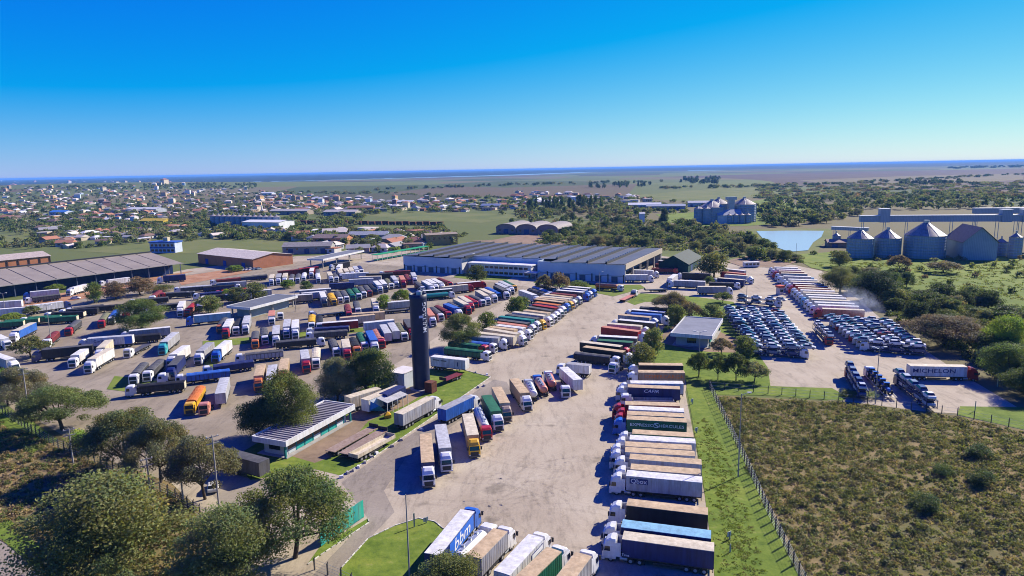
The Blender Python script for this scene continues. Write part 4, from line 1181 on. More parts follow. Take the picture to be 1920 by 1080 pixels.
def kiosk(name, label, cx, cy, ang, L, W, h, wallc, ribs, roofc, frontside):
    r = building(name, label, 'building', cx, cy, ang)
    bx('wall', r, -L / 2 + 1.6, L / 2 - 1.6, -W / 2 + 1.6, W / 2 - 1.6, 0, h - 0.9, 'matte', wallc); bx('plinth', r, -L / 2 + 0.6, L / 2 - 0.6, -W / 2 + 0.4, W / 2 - 0.4, 0.03, 0.2, 'concrete')
    rf = bx('roof', r, -L / 2 + 0.25, L / 2 - 0.25, -W / 2 + 0.25, W / 2 - 0.25, h - 0.6, h - 0.3, 'matte', roofc)
    for i in range(ribs): x = -L / 2 + 0.9 + i * (L - 1.8) / max(1, ribs - 1); bx('roof_rib', rf, x - 0.22, x + 0.22, -W / 2 + 0.5, W / 2 - 0.5, h - 0.3, h - 0.12, 'kiosk_roof')
    for a in (-1, 1):
        bx('fascia', r, -L / 2, L / 2, a * W / 2 - 0.14, a * W / 2 + 0.14, h - 1.25, h, 'white'); bx('fascia', r, a * L / 2 - 0.14, a * L / 2 + 0.14, -W / 2 + 0.14, W / 2 - 0.14, h - 1.25, h, 'white')
    y = frontside * (W / 2 - 1.6); n = 7
    for i in range(n):
        x = -L / 2 + 2.4 + i * (L - 4.8) / n; w = (L - 4.8) / n - 0.5; e = y + frontside * 0.07
        bx('window', r, x, x + w, y, e, 1.3, h - 1.3, 'glass'); bx('wall_panel', r, x, x + w, y, e, 0.25, 1.25, 'matte', (0.03, 0.33, 0.28) if i % 3 else (0.5, 0.55, 0.55))
        bx('mullion', r, x + w + 0.1, x + w + 0.4, y, e + frontside * 0.06, 0.2, h - 1.2, 'matte', (0.03, 0.2, 0.2))
    for a in (-1, 1): bx('column', r, a * (L / 2 - 0.8) - 0.2, a * (L / 2 - 0.8) + 0.2, frontside * (W / 2 - 0.9) - 0.2, frontside * (W / 2 - 0.9) + 0.2, 0, h - 0.6, 'matte', (0.03, 0.2, 0.2))
    for sx in (-1, 1): bx('end_window', r, sx * (L / 2 - 1.6), sx * (L / 2 - 1.53), -1.5, 1.5, 1.2, h - 1.4, 'glass')
kiosk('gatehouse', 'low gatehouse with ribbed grey roof and teal panels by the grass compound', -47.8, 149.5, 67, 24.5, 9.0, 4.3, (0.5, 0.52, 0.52), 24, (0.16, 0.14, 0.14), -1)
kiosk('lawn_building', 'square grey roofed building on the lawn beside car transporters', 65.2, 234.5, 66, 28, 13.5, 4.6, (0.35, 0.4, 0.42), 0, (0.20, 0.21, 0.24), -1)

def tower():
    p = P(791, 728); r = building('water_tower', 'tall black cylindrical water tower with white vertical lettering', 'tower', p[0], p[1], 0)
    R0, H = 2.35, 26.0; n = 48
    mb = MB(); mb.cyl((0, 0, 0), (0, 0, H), R0, n=n); ob('shaft', mb.mesh('shaft', ['tower']), r)
    mb = MB(); ring = lambda rr, z: [(rr * math.cos(2 * math.pi * i / n), rr * math.sin(2 * math.pi * i / n), z) for i in range(n)]
    mb.loft([ring(R0 + 0.08, H - 0.3), ring(R0 + 0.08, H + 0.9), ring(R0 - 0.12, H + 0.9), ring(R0 - 0.12, H + 0.05)], 0, True, False); ob('parapet', mb.mesh('parapet', ['tower']), r)
    mb = MB(); mb.cyl((0, 0, 0.05), (0, 0, 0.3), 3.4, n=32); ob('footing', mb.mesh('footing', ['concrete']), r)
    mb = MB(); mb.cyl((0.3, 0.3, H), (0.3, 0.3, H + 1.5), 0.9, 0.75, n=16); mb.cyl((0.3, 0.3, H + 1.5), (0.3, 0.3, H + 1.8), 0.75, 0.2, n=16); ob('hatch', mb.mesh('hatch', ['steel']), r)
    for k in range(3):
        mb = MB(); a = 0.3 + k * 0.35
        pts = [(R0 * 0.9 * math.cos(a + t * 0.9), R0 * 0.9 * math.sin(a + t * 0.9), H + 0.9 + 1.3 * math.sin(math.pi * t)) for t in [i / 8 for i in range(9)]]
        for q, w in zip(pts, pts[1:]): mb.cyl(q, w, 0.05, n=5)
        ob('ladder_hoop', mb.mesh('ladder_hoop', ['white']), r)
    tm = text_mesh('MULTILOG', 1.75); th0 = math.atan2(-p[1], -p[0]) + math.radians(42)
    for v in tm.vertices:
        tx, ty = v.co.x, v.co.y; a = th0 - ty / R0
        v.co = ((R0 + 0.07) * math.cos(a), (R0 + 0.07) * math.sin(a), H - 5.4 + tx)
    ob('lettering', tm, r, color=(0.75, 0.76, 0.8))
    mb = MB(); a0 = th0 - 1.15 / R0; mb.add([((R0 + 0.07) * math.cos(a0 - q / R0), (R0 + 0.07) * math.sin(a0 - q / R0), H - 5.1 + e) for q, e in ((-0.5, -0.35), (0.55, -0.35), (0.55, 0.35), (-0.5, 0.35))], [(0, 1, 2, 3)]); ob('emblem', mb.mesh('emblem', ['print']), r, color=(0.6, 0.62, 0.75))
tower()

# grain terminal on the right
def silo(x, y, R0, H, label, name='grain_silo', cone=0.66, group='corrugated grain silos', n=40, ribs=26, col=None):
    r = building(name, label, 'silo', x, y, 0, group); mat = 'silo'
    mb = MB(); k = max(4, int(H / 1.6))
    ring = lambda rr, z: [(rr * math.cos(2 * math.pi * i / n), rr * math.sin(2 * math.pi * i / n), z) for i in range(n)]
    rings = []
    for i in range(k): rings += [ring(R0, i * H / k), ring(R0, (i + 0.94) * H / k), ring(R0 + 0.06, (i + 0.97) * H / k)]
    rings.append(ring(R0, H)); mb.loft(rings, 0, True); ob('shell', mb.mesh('shell', [mat]), r)
    mb = MB(); hc = R0 * cone; mb.loft([ring(R0 + 0.25, H - 0.05), ring(R0 * 0.66, H + hc * 0.4), ring(R0 * 0.12, H + hc)], 0, True); rf = ob('roof', mb.mesh('roof', ['siloroof']), r)
    mb = MB(); mb.cyl((0, 0, H + hc - 0.2), (0, 0, H + hc + 1.6), R0 * 0.14, n=10); ob('cap', mb.mesh('cap', ['steel']), rf)
    if ribs:
        mb = MB()
        for i in range(ribs): a = 2 * math.pi * i / ribs; mb.cyl((R0 * 1.01 * math.cos(a), R0 * 1.01 * math.sin(a), 0), (R0 * 1.01 * math.cos(a), R0 * 1.01 * math.sin(a), H), 0.1, n=4)
        ob('stiffeners', mb.mesh('stiffeners', ['steel']), r)
        mb = MB()
        for i in range(ribs // 2):
            a = 4 * math.pi * i / ribs; mb.cyl(((R0 + .2) * math.cos(a), (R0 + .2) * math.sin(a), H + 0.05), (R0 * 0.14 * math.cos(a), R0 * 0.14 * math.sin(a), H + hc + 0.05), 0.09, n=4)
        ob('roof_ribs', mb.mesh('roof_ribs', ['steel']), rf)
    a = math.radians(-20); mb = MB(); mb.box(R0 + 0.1, R0 + 0.6, -0.3, 0.3, 0, H + 0.3); o = ob('ladder', mb.mesh('ladder', ['steel']), r, rz=a)
    return r
silo(224, 436, 7.6, 12.4, 'big grain silo nearest the pond'); silo(241.5, 436, 7.6, 12.4, 'big grain silo second from the pond'); silo(262.5, 431, 11.6, 14.2, 'largest grain silo in the middle of the terminal')
gable_hall('grain_shed', 'tall steel grain shed with steep gable beside the largest silo', 'building', 293, 408.5, 77, 28, 18.5, 11.5, 20.0, (0.28, 0.38, 0.47), (0.2, 0.16, 0.17), wallmat='silo', over=0.8)
silo(312, 432, 3.2, 8.5, 'small dark silo on legs right of the grain shed', group='small silos', ribs=10, n=20); silo(296, 440, 2.6, 10.5, 'slim silo behind the grain shed', group='small silos', ribs=8, n=18)
silo(312, 420, 3.4, 13, 'slender silo at the right edge of the terminal', group='small silos', ribs=8, n=18); silo(*P(1567, 462)[:2], 2.6, 8, 'small hopper silo between pond and big silos', group='small silos', ribs=8, n=18)
def gallery(label, a, b, z0, z1, w, n, name='conveyor_gallery'):
    d = np.array(b) - np.array(a); L = float(np.hypot(*d)); r = building(name, label, 'conveyor', a[0], a[1], math.degrees(math.atan2(d[1], d[0])), 'conveyor galleries')
    bx('casing', r, 0, L, -w / 2, w / 2, z0, z1, 'silo'); bx('roof', r, -0.3, L + 0.3, -w / 2 - 0.3, w / 2 + 0.3, z1, z1 + 0.35, 'white')
    for i in range(n):
        x = 2 + i * (L - 4) / max(1, n - 1)
        for s in (-1, 1): bx('trestle_leg', r, x - 0.15, x + 0.15, s * w / 2 - 0.15, s * w / 2 + 0.15, 0, z0, 'steel')
        bx('trestle_brace', r, x - 0.1, x + 0.1, -w / 2, w / 2, z0 * 0.5, z0 * 0.5 + 0.25, 'steel')
    return r
g = gallery('long elevated conveyor gallery above the big silos', (236, 462), (400, 430), 20.5, 24.5, 4, 13)
for x, zz in ((15, 29), (88, 28), (100, 28), (112, 28), (135, 28)): bx('head_house', g, x - 3, x + 3, -2.6, 2.6, 20.2, zz, 'silo'); bx('head_roof', g, x - 3.2, x + 3.2, -2.8, 2.8, zz, zz + 0.4, 'white')
gallery('second high conveyor gallery at the right edge', (318, 470), (420, 452), 24, 27.5, 4, 5)
gallery('low conveyor gallery running from the pond to the silos', tuple(P(1560, 428, 12)[:2]), tuple(P(1628, 431, 12)[:2]), 11, 13.2, 3, 3)
p = P(1552, 464); gable_hall('brick_store', 'low brick store on the pond bank', 'building', p[0], p[1], -14, 19, 11, 3.6, 5.4, (0.3, 0.2, 0.14), (0.42, 0.3, 0.23), doors=2)
# far grain plant
for i, (x, y, R0, H) in enumerate([(212, 722, 13, 17), (248, 728, 12, 19), (226, 745, 11, 19), (196, 715, 4.5, 16), (204, 712, 4.5, 16)]):
    silo(x, y, R0, H, f'steel silo of the far grain plant, {ORD[i + 1]} of its group', 'plant_silo', 0.5, 'silos of the far grain plant', 28, 14)
gable_hall('plant_shed', 'pale steel shed at the foot of the far grain plant', 'building', 214, 706, 4, 26, 16, 9, 14, (0.45, 0.5, 0.56), (0.4, 0.43, 0.46))
g = building('elevator_tower', 'steel elevator tower between silos of the far grain plant', 'tower', 232, 722, 0); bx('shaft', g, -3, 3, -3, 3, 0, 24, 'steel'); bx('head_house', g, -5, 5, -3.5, 3.5, 24, 27, 'steel')
for i in range(4): silo(226 + i * 6.5, 708, 2.9, 9, f'slim bin in front of the far grain plant, {ORD[i + 1]} from left', 'bin', 0.5, 'slim bins of the far grain plant', 18, 0)
gable_hall('white_tank_house', 'white slim block right of the dark conifer', 'building', 137, 725, 0, 5, 5, 11, 12, (0.7, 0.7, 0.7), (0.7, 0.7, 0.7))
# far silo row, halls
for i in range(13):
    t = i / 12; silo(-348 + 88 * t, 803 - 42 * t, 3.9, 12.5, f'dark blue silo, {ORD[i + 1]} from left in the silo row', 'row_silo', 0.5, 'row of dark blue silos', 20, 0)
p = P(455, 432); gable_hall('white_hall', 'white flat hall right of the silo row', 'building', p[0], p[1], -20, 48, 26, 9, 10.5, (0.7, 0.7, 0.68), (0.75, 0.75, 0.75), doors=2)
def vault_hall(x, y, ang, L, W, label):
    r = building('vaulted_store', label, 'warehouse', x, y, ang, 'vaulted stores'); n = 14
    mb = MB(); prof = [(0, 0)] + [(W / 2 - W / 2 * math.cos(math.pi * i / n), 5 + 4.2 * math.sin(math.pi * i / n)) for i in range(n + 1)] + [(W, 0)]
    
    for q0, q1 in ((0, 0.3), (L - 0.3, L)): mb = MB(); mb.loft([[(u, q0, z) for u, z in prof], [(u, q1, z) for u, z in prof]]); ob('gable_wall', mb.mesh('gable_wall', ['matte']), r, color=(0.32, 0.2, 0.2))
    mb = MB()
    arc = prof[1:-1]; mb.loft([[(u, q, z) for u, z in arc] + [(u, q, z + 0.3) for u, z in arc[::-1]] for q in (-0.8, L + 0.8)]); ob('vault_roof', mb.mesh('vault_roof', ['tarp']), r, color=(0.36, 0.32, 0.29))
    bx('door', r, W / 2 - 2.5, W / 2 + 2.5, -0.06, 0, 0, 4.4, 'matte', (0.03, 0.07, 0.2))
    for s in (0.18, 0.82): bx('window', r, W * s - 1, W * s + 1, -0.05, 0, 2.5, 4, 'glass')
for i in range(3): vault_hall(-14 + i * 19.2, 648 - i * 8.5, -23.9, 40, 20.4, f'round vaulted brick store with pale roof, {ORD[i + 1]} from left')
p = P(800, 461); gable_hall('yellow_block', 'ochre two storey block behind the big warehouse', 'building', p[0], p[1], 20, 26, 14, 8.5, 9.5, (0.4, 0.27, 0.1), (0.35, 0.28, 0.2), wins=6)
for i, (x, y, L, W, c, rc, lb) in enumerate([(1178, 392, 46, 18, (0.5, 0.52, 0.55), (0.72, 0.72, 0.72), 'white roofed long hall left of the dark conifer'), (1212, 395, 52, 16, (0.2, 0.25, 0.32), (0.4, 0.44, 0.5), 'grey blue hall beside the dark conifer'),
                                           (1290, 388, 30, 14, (0.5, 0.5, 0.5), (0.6, 0.6, 0.6), 'pale hall in the fields left of the grain plant')]):
    p = P(x, y); gable_hall('farm_hall', lb, 'building', p[0], p[1], -12, L, W, 6, 8.5, c, rc, doors=3)
p = P(1290, 512); gable_hall('green_shed', 'dark green gabled shed behind the parked box trailers', 'shed', p[0], p[1], 62, 34, 17, 5, 9.5, (0.01, 0.05, 0.045), (0.025, 0.045, 0.04), doors=2)
p = P(1396, 502); r = building('site_cabin', 'white site cabin with dark windows at the back of the east yard', 'cabin', p[0], p[1], 3)
bx('wall', r, 0, 9, 0, 3, 0.5, 3, 'white'); bx('roof', r, -0.2, 9.2, -0.2, 3.2, 3, 3.2, 'white'); bx('skid', r, 0.5, 8.5, 0.4, 2.6, 0, 0.5, 'black')
for i in range(4): bx('window', r, 0.6 + i * 2.2, 2.2 + i * 2.2, -0.05, 0, 1.4, 2.5, 'glass')
p = P(1462, 552); r = building('guard_hut', 'small hut with red roof on the east yard', 'hut', p[0], p[1], 20)
bx('wall', r, -1.2, 1.2, -1.2, 1.2, 0, 3.4, 'matte', (0.6, 0.5, 0.45)); bx('roof', r, -1.5, 1.5, -1.5, 1.5, 3.4, 4.3, 'matte', (0.6, 0.12, 0.07)); bx('window', r, -0.8, 0.8, -1.26, -1.2, 1.4, 2.5, 'glass'); bx('door', r, 1.2, 1.25, -0.5, 0.5, 0, 2.1, 'glass')
p = P(282, 474); r = building('blue_office', 'blue and white two storey office behind the long warehouse', 'building', p[0], p[1], -10)
bx('wall', r, 0, 22, 0, 9, 0, 8, 'matte', (0.5, 0.55, 0.65)); bx('roof', r, -0.5, 22.5, -0.5, 9.5, 8, 8.8, 'matte', (0.03, 0.1, 0.4)); bx('band', r, -0.05, 22.05, -0.08, 0, 3.6, 4.6, 'matte', (0.03, 0.1, 0.4)); bx('water_tank', r, 10, 14, 3, 6, 8.8, 12, 'matte', (0.6, 0.5, 0.3))
for fl in (1, 5):
    for i in range(6): bx('window', r, 1 + i * 3.5, 3.4 + i * 3.5, -0.05, 0, fl, fl + 1.8, 'glass')
p = P(742, 487); d = P(796, 470) - P(700, 487)
r = building('green_stand', 'long low green roofed shelter left of the big warehouse', 'shelter', *P(702, 490)[:2], math.degrees(math.atan2(d[1], d[0])))
Ls = float(np.hypot(d[0], d[1])); bx('roof', r, 0, Ls, -2.5, 2.5, 4.2, 4.6, 'matte', (0.02, 0.28, 0.12)); bx('bench', r, 0, Ls, -1, 1, 0.8, 1.2, 'matte', (0.02, 0.25, 0.1))
for i in range(12):
    for s in (-1, 1): bx('post', r, 0.3 + i * (Ls - 0.8) / 11, 0.5 + i * (Ls - 0.8) / 11, s * 2.2 - 0.1, s * 2.2 + 0.1, 0, 4.2, 'white')
# exhibition trailer with awning, site cube, inflatable things on the grass compound
def show_trailer():
    a, b = P(755.6, 724.4, 3.9), P(691, 751, 3.9); d = a - b; head = math.atan2(d[1], d[0]); L = float(np.hypot(d[0], d[1])); c = (a + b) / 2
    r = tag(ob('show_trailer', None, None, (c[0], c[1], 0), head), 'white exhibition trailer with blue curtains and open awning on the grass', 'trailer')
    bx('body', r, -L / 2, L / 2, 0, 2.6, 0.9, 3.85, 'white'); bx('roof', r, -L / 2 - 0.05, L / 2 + 0.05, -0.05, 2.65, 3.85, 3.95, 'tarp', CLR['c'])
    mb = MB(); mb.loft([[(q, 0, 3.6), (q, -3.6, 2.9), (q, -3.6, 2.98), (q, 0, 3.68)] for q in (-L * 0.28, L * 0.32)]); ob('awning', mb.mesh('awning', ['tarp']), r, color=(0.45, 0.45, 0.44))
    for i in range(5): bx('awning_post', r, -L * 0.28 + i * L * 0.15 - 0.06, -L * 0.28 + i * L * 0.15 + 0.06, -3.6, -3.48, 0, 2.9, 'white')
    mb = MB(); mb.add([(-L / 2 + 0.3, -0.2, 3.7), (-L / 2 + 0.3, -3.2, 3.0), (-L * 0.3, -3.4, 0.9), (-L * 0.3, -0.3, 1.0), (-L / 2 + 0.1, -0.1, 1.2), (-L / 2 + 0.35, -0.25, 3.65)], [(0, 1, 2, 3), (4, 5, 1, 2)]); ob('blue_curtain', mb.mesh('blue_curtain', ['tarp']), r, color=(0.02, 0.2, 0.55))
    bx('blue_panel', r, L * 0.34, L * 0.5, -0.06, 0, 1.2, 3.4, 'tarp', (0.02, 0.22, 0.5))
    for k in range(2): ob('axle', shared('ax', axle_mesh), r, (-L / 2 + 3 + 1.3 * k, 1.3, 0.5))
    p = P(757, 722); r = building('site_cube', 'white block cabin left of the tower', 'cabin', p[0], p[1], 60)
    bx('wall', r, -3.2, 3.2, -2.6, 2.6, 0, 4.4, 'matte', (0.55, 0.58, 0.62)); bx('roof', r, -3.3, 3.3, -2.7, 2.7, 4.4, 4.55, 'matte', (0.62, 0.58, 0.55)); bx('door', r, -3.26, -3.2, -0.5, 0.5, 0, 2.2, 'steel')
    p = P(727, 783); r = building('yellow_tent', 'small yellow tent beside the grey curtain trailer', 'tent', p[0], p[1], 20); r.scale = (0.6, 0.6, 0.65)
    mb = MB(); mb.loft([[(-1.3, -1.3, 0), (1.3, -1.3, 0), (1.3, 1.3, 0), (-1.3, 1.3, 0)], [(-1.3, -1.3, 1.3), (1.3, -1.3, 1.3), (1.3, 1.3, 1.3), (-1.3, 1.3, 1.3)], [(-0.1, -0.1, 2.4), (0.1, -0.1, 2.4), (0.1, 0.1, 2.4), (-0.1, 0.1, 2.4)]]); ob('canvas', mb.mesh('canvas', ['tarp']), r, color=CLR['y'])
    p = P(808, 735); r = building('rust_container', 'rust red container end beside the tower', 'container', p[0], p[1], 60); bx('shell', r, -1.2, 1.2, -1.2, 1.2, 0.1, 2.9, 'rust'); bx('lid', r, -1.25, 1.25, -1.25, 1.25, 2.9, 3.0, 'rust')
show_trailer()
def hoarding():
    a, b = P(602, 1026), P(683, 970); d = b - a; L = float(np.hypot(d[0], d[1])); n = 16
    r = tag(ob('hoarding', None, None, (a[0], a[1], 0), math.atan2(d[1], d[0])), 'teal sheet hoarding beside the entrance road', 'fence')
    for i in range(n):
        mb = MB(); w = L / n; e = 0.03 * (i % 2); mb.box(i * w + 0.02, (i + 1) * w - 0.02, e, e + 0.05, 0.15, 3.3 + 0.04 * (i % 3)); ob('panel', mb.mesh('panel', ['matte']), r, color=(0.03 + 0.02 * (i % 3), 0.30 + 0.03 * (i % 4), 0.26))
    for i in range(7): x = i * (L - 0.12) / 6; bx('post', r, x, x + 0.12, 0.09, 0.22, 0, 3.2, 'darkpole')
hoarding()

# ------------------------------------------------------------------ trees
def quads_mesh(name, cen, nrm, size, tint, mats, aspect=0.75):
    "leaf clumps: one small bent-free quad per sample, all numpy"
    n = len(cen); a = NPR.normal(size=(n, 3)); u = np.cross(nrm, a); u /= np.linalg.norm(u, axis=1)[:, None] + 1e-9
    w = np.cross(nrm, u); su = (size * 0.5)[:, None]; sw = su * aspect
    v = np.stack([cen - u * su - w * sw * 0.4, cen + u * su * 0.2 - w * sw, cen + u * su + w * sw * 0.5, cen - u * su * 0.3 + w * sw], 1).reshape(-1, 3)
    me = bpy.data.meshes.new(name); me.vertices.add(4 * n); me.vertices.foreach_set('co', v.astype(np.float32).ravel())
    me.loops.add(4 * n); me.loops.foreach_set('vertex_index', np.arange(4 * n, dtype=np.int32))
    me.polygons.add(n); me.polygons.foreach_set('loop_start', np.arange(0, 4 * n, 4, dtype=np.int32))
    me.update(calc_edges=True)
    at = me.attributes.new('tint', 'FLOAT_COLOR', 'FACE')
    c = np.ones((n, 4), np.float32); c[:, :3] = tint; at.data.foreach_set('color', c.ravel())
    for m_ in mats: me.materials.append(M[m_])
    return me
def unit(v): return v / (np.linalg.norm(v, axis=1)[:, None] + 1e-9)
def crown_geom(kind, leaves, leaf, seed):
    "unit crown: footprint about 1 wide, 1 tall"
    r = np.random.default_rng(seed)
    nl = {'u': 64, 'r': 64, 'b': 24, 'p': 22}[kind]
    L = []
    for i in range(nl):
        a = r.random() * 2 * math.pi; q = math.sqrt(r.random())
        if kind == 'u': rad = 0.42 * q; z = 0.86 - 0.36 * (rad / 0.42) ** 2 - 0.2 * r.random(); s = 0.07 + 0.075 * r.random() ** 1.3
        elif kind == 'r':
            t = r.random(); rad = 0.38 * q * math.sqrt(max(0.05, 1 - (1.5 * t - 0.55) ** 2)); z = 0.2 + 0.66 * t; s = 0.075 + 0.09 * r.random() ** 1.3
        elif kind == 'b': rad = 0.36 * q; z = 0.12 + 0.6 * r.random() * (1 - rad); s = 0.14 + 0.08 * r.random()
        else: t = r.random(); rad = 0.34 * q * (1 - 0.75 * t); z = 0.14 + 0.76 * t; s = 0.11 + 0.06 * r.random()
        L.append((rad * math.cos(a), rad * math.sin(a), z, s, 0.78 + 0.44 * r.random()))
    L = np.array(L); w = L[:, 3] ** 2; idx = r.choice(nl, leaves, p=w / w.sum())
    d = r.normal(size=(leaves, 3)); d[:, 2] = d[:, 2] * 0.9 + 0.35; d = unit(d)
    rad = L[idx, 3] * (0.35 + 0.85 * r.random(leaves) ** 0.7)
    flat = {'u': 0.8, 'r': 0.95, 'b': 0.95, 'p': 1.1}[kind]
    cen = L[idx, :3] + d * rad[:, None] * np.array([1, 1, flat])
    nrm = unit(d + 0.75 * r.normal(size=(leaves, 3)))
    size = leaf * (0.6 + 0.8 * r.random(leaves))
    hue = r.normal(size=(nl, 1)) * np.array([[0.10, 0.0, -0.12]]) + 1.0
    tint = (L[idx, 4] * (0.84 + 0.32 * r.random(leaves)))[:, None] * hue[idx] * (1 + 0.06 * r.normal(size=(leaves, 3)))
    cen[:, 2] = np.clip(cen[:, 2], 0.01, 1.02)
    return cen, nrm, size, np.clip(tint, 0.2, 1.7), L
def crown_proto(kind, lod, v):
    n, leaf = {'near': (36000, 0.0165), 'mid': (5200, 0.040), 'far': (420, 0.12)}[lod]
    if kind == 'b': n = int(n * 0.7)
    cen, nrm, size, tint, L = crown_geom(kind, n, leaf, hash((ord(kind), len(lod), v)) % 9999)
    cr = quads_mesh('crown', cen, nrm, size, tint, ['leaf'])
    mb = MB(); rnd = random.Random(v)
    th = {'u': 0.42, 'r': 0.3, 'b': 0.12, 'p': 0.7}[kind]; tr = {'u': 0.022, 'r': 0.026, 'b': 0.02, 'p': 0.02}[kind]
    if lod == 'far': mb.cyl((0, 0, -0.02), (0, 0, th), tr, tr * 0.6, n=5)
    else:
        bend = (0.03 * rnd.uniform(-1, 1), 0.03 * rnd.uniform(-1, 1))
        mb.cyl((0, 0, -0.02), (bend[0], bend[1], th * 0.55), tr, tr * 0.8, n=8)
        tgt = sorted(L.tolist(), key=lambda q: -q[3])[:9 if lod == 'near' else 5]
        for q in tgt:
            mid = (bend[0] * 0.4 + q[0] * 0.55, bend[1] * 0.4 + q[1] * 0.55, th * 0.55 + (q[2] - th * 0.55) * 0.5)
            mb.cyl((bend[0], bend[1], th * 0.5), mid, tr * 0.62, tr * 0.36, n=6); mb.cyl(mid, (q[0], q[1], q[2]), tr * 0.36, tr * 0.12, n=5)
    return cr, mb.mesh('trunk', ['bark'])
TINT = dict(o=(0.165, 0.192, 0.062), d=(0.085, 0.12, 0.034), g=(0.125, 0.165, 0.042), l=(0.19, 0.265, 0.035), w=(0.19, 0.15, 0.085), y=(0.19, 0.19, 0.098), k=(0.055, 0.085, 0.032))
TNAME = dict(o='olive', d='dark green', g='green', l='bright green', w='brownish', y='grey-olive', k='deep green')
def place_tree(x, y, W, H, kind, tint, lod, label, group, z=0.0, name=None):
    v = RND.randrange(4 if lod != 'far' else 6)
    cr, tk = shared(('tree', kind, lod, v), lambda: crown_proto(kind, lod, v))
    r = ob(name or ('shrub' if kind == 'b' else 'tree'), None, None, (x, y, z), RND.random() * 6.28); r.scale = (W, W, H)
    c = TINT[tint]; j = RND.uniform(0.85, 1.18); ob('crown', cr, r, color=tuple(q * j * RND.uniform(0.94, 1.06) for q in c)); ob('trunk', tk, r)
    return tag(r, label, 'tree' if kind != 'b' else 'shrub', group)
TREES = """
205 1085 275 890 r o|broad olive tree at the bottom left beside the county road
175 1125 150 958 r o|olive tree nearest the bottom left road corner
430 1105 200 948 r o|olive tree at the bottom left of the entrance road
553 1046 212 866 u o|spreading olive tree before the teal hoarding
237 885 140 754 u o|umbrella tree with dark forked trunk below western lot
302 905 115 772 u y|grey-olive tree right of the forked umbrella tree
118 806 138 714 u o|flat topped tree behind the left wire fence
38 776 92 680 u y|sparse tree beside the utility pole at far left
385 936 130 804 u y|thin tree beside tall pole left of gatehouse
167 842 62 786 b l|bright green shrub under the umbrella trees
545 815 130 696 r g|large round tree left of gatehouse roof
486 822 100 745 r d|smaller round tree left of gatehouse
690 738 130 651 r g|large round tree left of tower
632 755 92 668 r y|bare grey tree left of tower
265 618 98 560 r g|big round tree in the western lot
58 671 62 628 u o|small umbrella tree at left beside dark trailer
392 588 56 552 r o|round tree left of checkpoint canopy
445 568 50 537 r o|left of two round trees behind checkpoint canopy
479 562 48 527 r o|right of two round trees behind checkpoint canopy
864 652 92 587 r o|broad olive tree right of tower
914 628 48 582 r g|green tree behind the broad olive tree
973 594 58 552 r g|dark glossy tree inside the diagonal truck row
895 529 48 495 r d|dense round tree before the office annex
721 582 34 550 r l|bright green tree amid central trucks
754 572 42 538 u l|pale yellow-green tree amid central trucks
842 1140 150 1040 r o|olive tree at bottom beside the lettered blue trailer
1225 668 52 610 r o|tree left of lawn building
1203 694 64 640 r o|bushy tree at the near end of lawn row
1310 706 50 654 u g|young tree on the lawn beside lamp post
1346 712 40 662 u g|slim young tree on the lawn
1380 714 54 654 u d|darkest young tree on the lawn
1414 716 52 674 u y|young tree at the lawn edge beside the east yard
1395 668 50 627 r o|tree at corner of car transporter block
1352 664 44 630 u w|bare brown tree beside lawn building
1255 594 76 542 u w|broad brown tree behind the lawn truck row
1292 602 52 560 u w|second brown tree behind the lawn truck row
1266 614 46 568 r o|olive tree between lawn row and lawn building
1336 604 52 569 r o|olive tree behind lawn building
1338 520 72 470 r o|tall olive tree beside the green shed
1355 568 38 544 u g|small tree above the lawn at the yard edge
1331 536 24 517 r g|small tree between box trailers near green shed
1021 549 36 510 u w|left brown tree before the warehouse front
1050 553 42 504 u w|tall brown tree before the warehouse front
1086 546 54 519 b g|wide green bush before the warehouse front
178 568 32 526 r g|bright tree below the long brown warehouse
217 561 44 526 r w|brown tree below the long brown warehouse
263 553 58 518 r w|larger brown tree below the long brown warehouse
304 546 46 529 b o|olive bush below the long brown warehouse
105 548 30 530 u l|pale green tree before the long brown warehouse
440 509 36 497 r l|bright green tree below the brick hall
60 592 28 570 u o|thin tree at left of white trailers
428 560 30 540 r l|bright bush beside checkpoint canopy
575 545 30 526 r g|round tree left of central trucks
540 540 34 524 r l|light green tree beside small truck row
22 606 40 584 u l|yellow-green tree at far left lot edge
15 760 60 690 r l|bright green tree at far left edge
1575 548 78 498 r o|olive tree at the upper end of wooded belt
1640 566 100 505 r k|darkest round tree of wooded belt
1770 648 130 584 u w|broad brown umbrella tree of wooded belt
1888 668 92 590 r l|bright green tree at right of wooded belt
1892 712 92 642 r g|large tree at lower right of wooded belt
1930 745 96 680 r d|dark tree at the right edge of wooded belt
1770 512 56 486 u w|lone bare tree on the meadow before the silos
1685 508 40 474 u w|bare pinkish tree before the largest silo
1575 500 40 468 r o|olive tree left of silos beside the meadow
1245 420 26 388 p k|dark conifer behind the wood
1825 478 20 462 b k|dark bush below the grain shed
1610 742 62 727 b g|round shrub beside the red cab transporter
1733 955 54 918 b k|largest dark bush in the scrub field
1835 908 48 870 b k|right dark bush in the scrub field
1768 890 40 862 b d|left dark bush in the scrub field
1838 858 44 826 b k|upper dark bush in the scrub field
"""
for line in TREES.strip().splitlines():
    a, lab = line.split('|'); a = a.split(); bx_, by_, w, ty = map(float, a[:4])
    p = P(bx_, by_); W = w * float(np.linalg.norm(p - [0, 0, CAM_H])) / FOC; H = max(1.0, height_to(p, ty))
    place_tree(p[0], p[1], W * 0.95, H, a[4], a[5], 'near' if w > 75 else 'mid', lab, None)

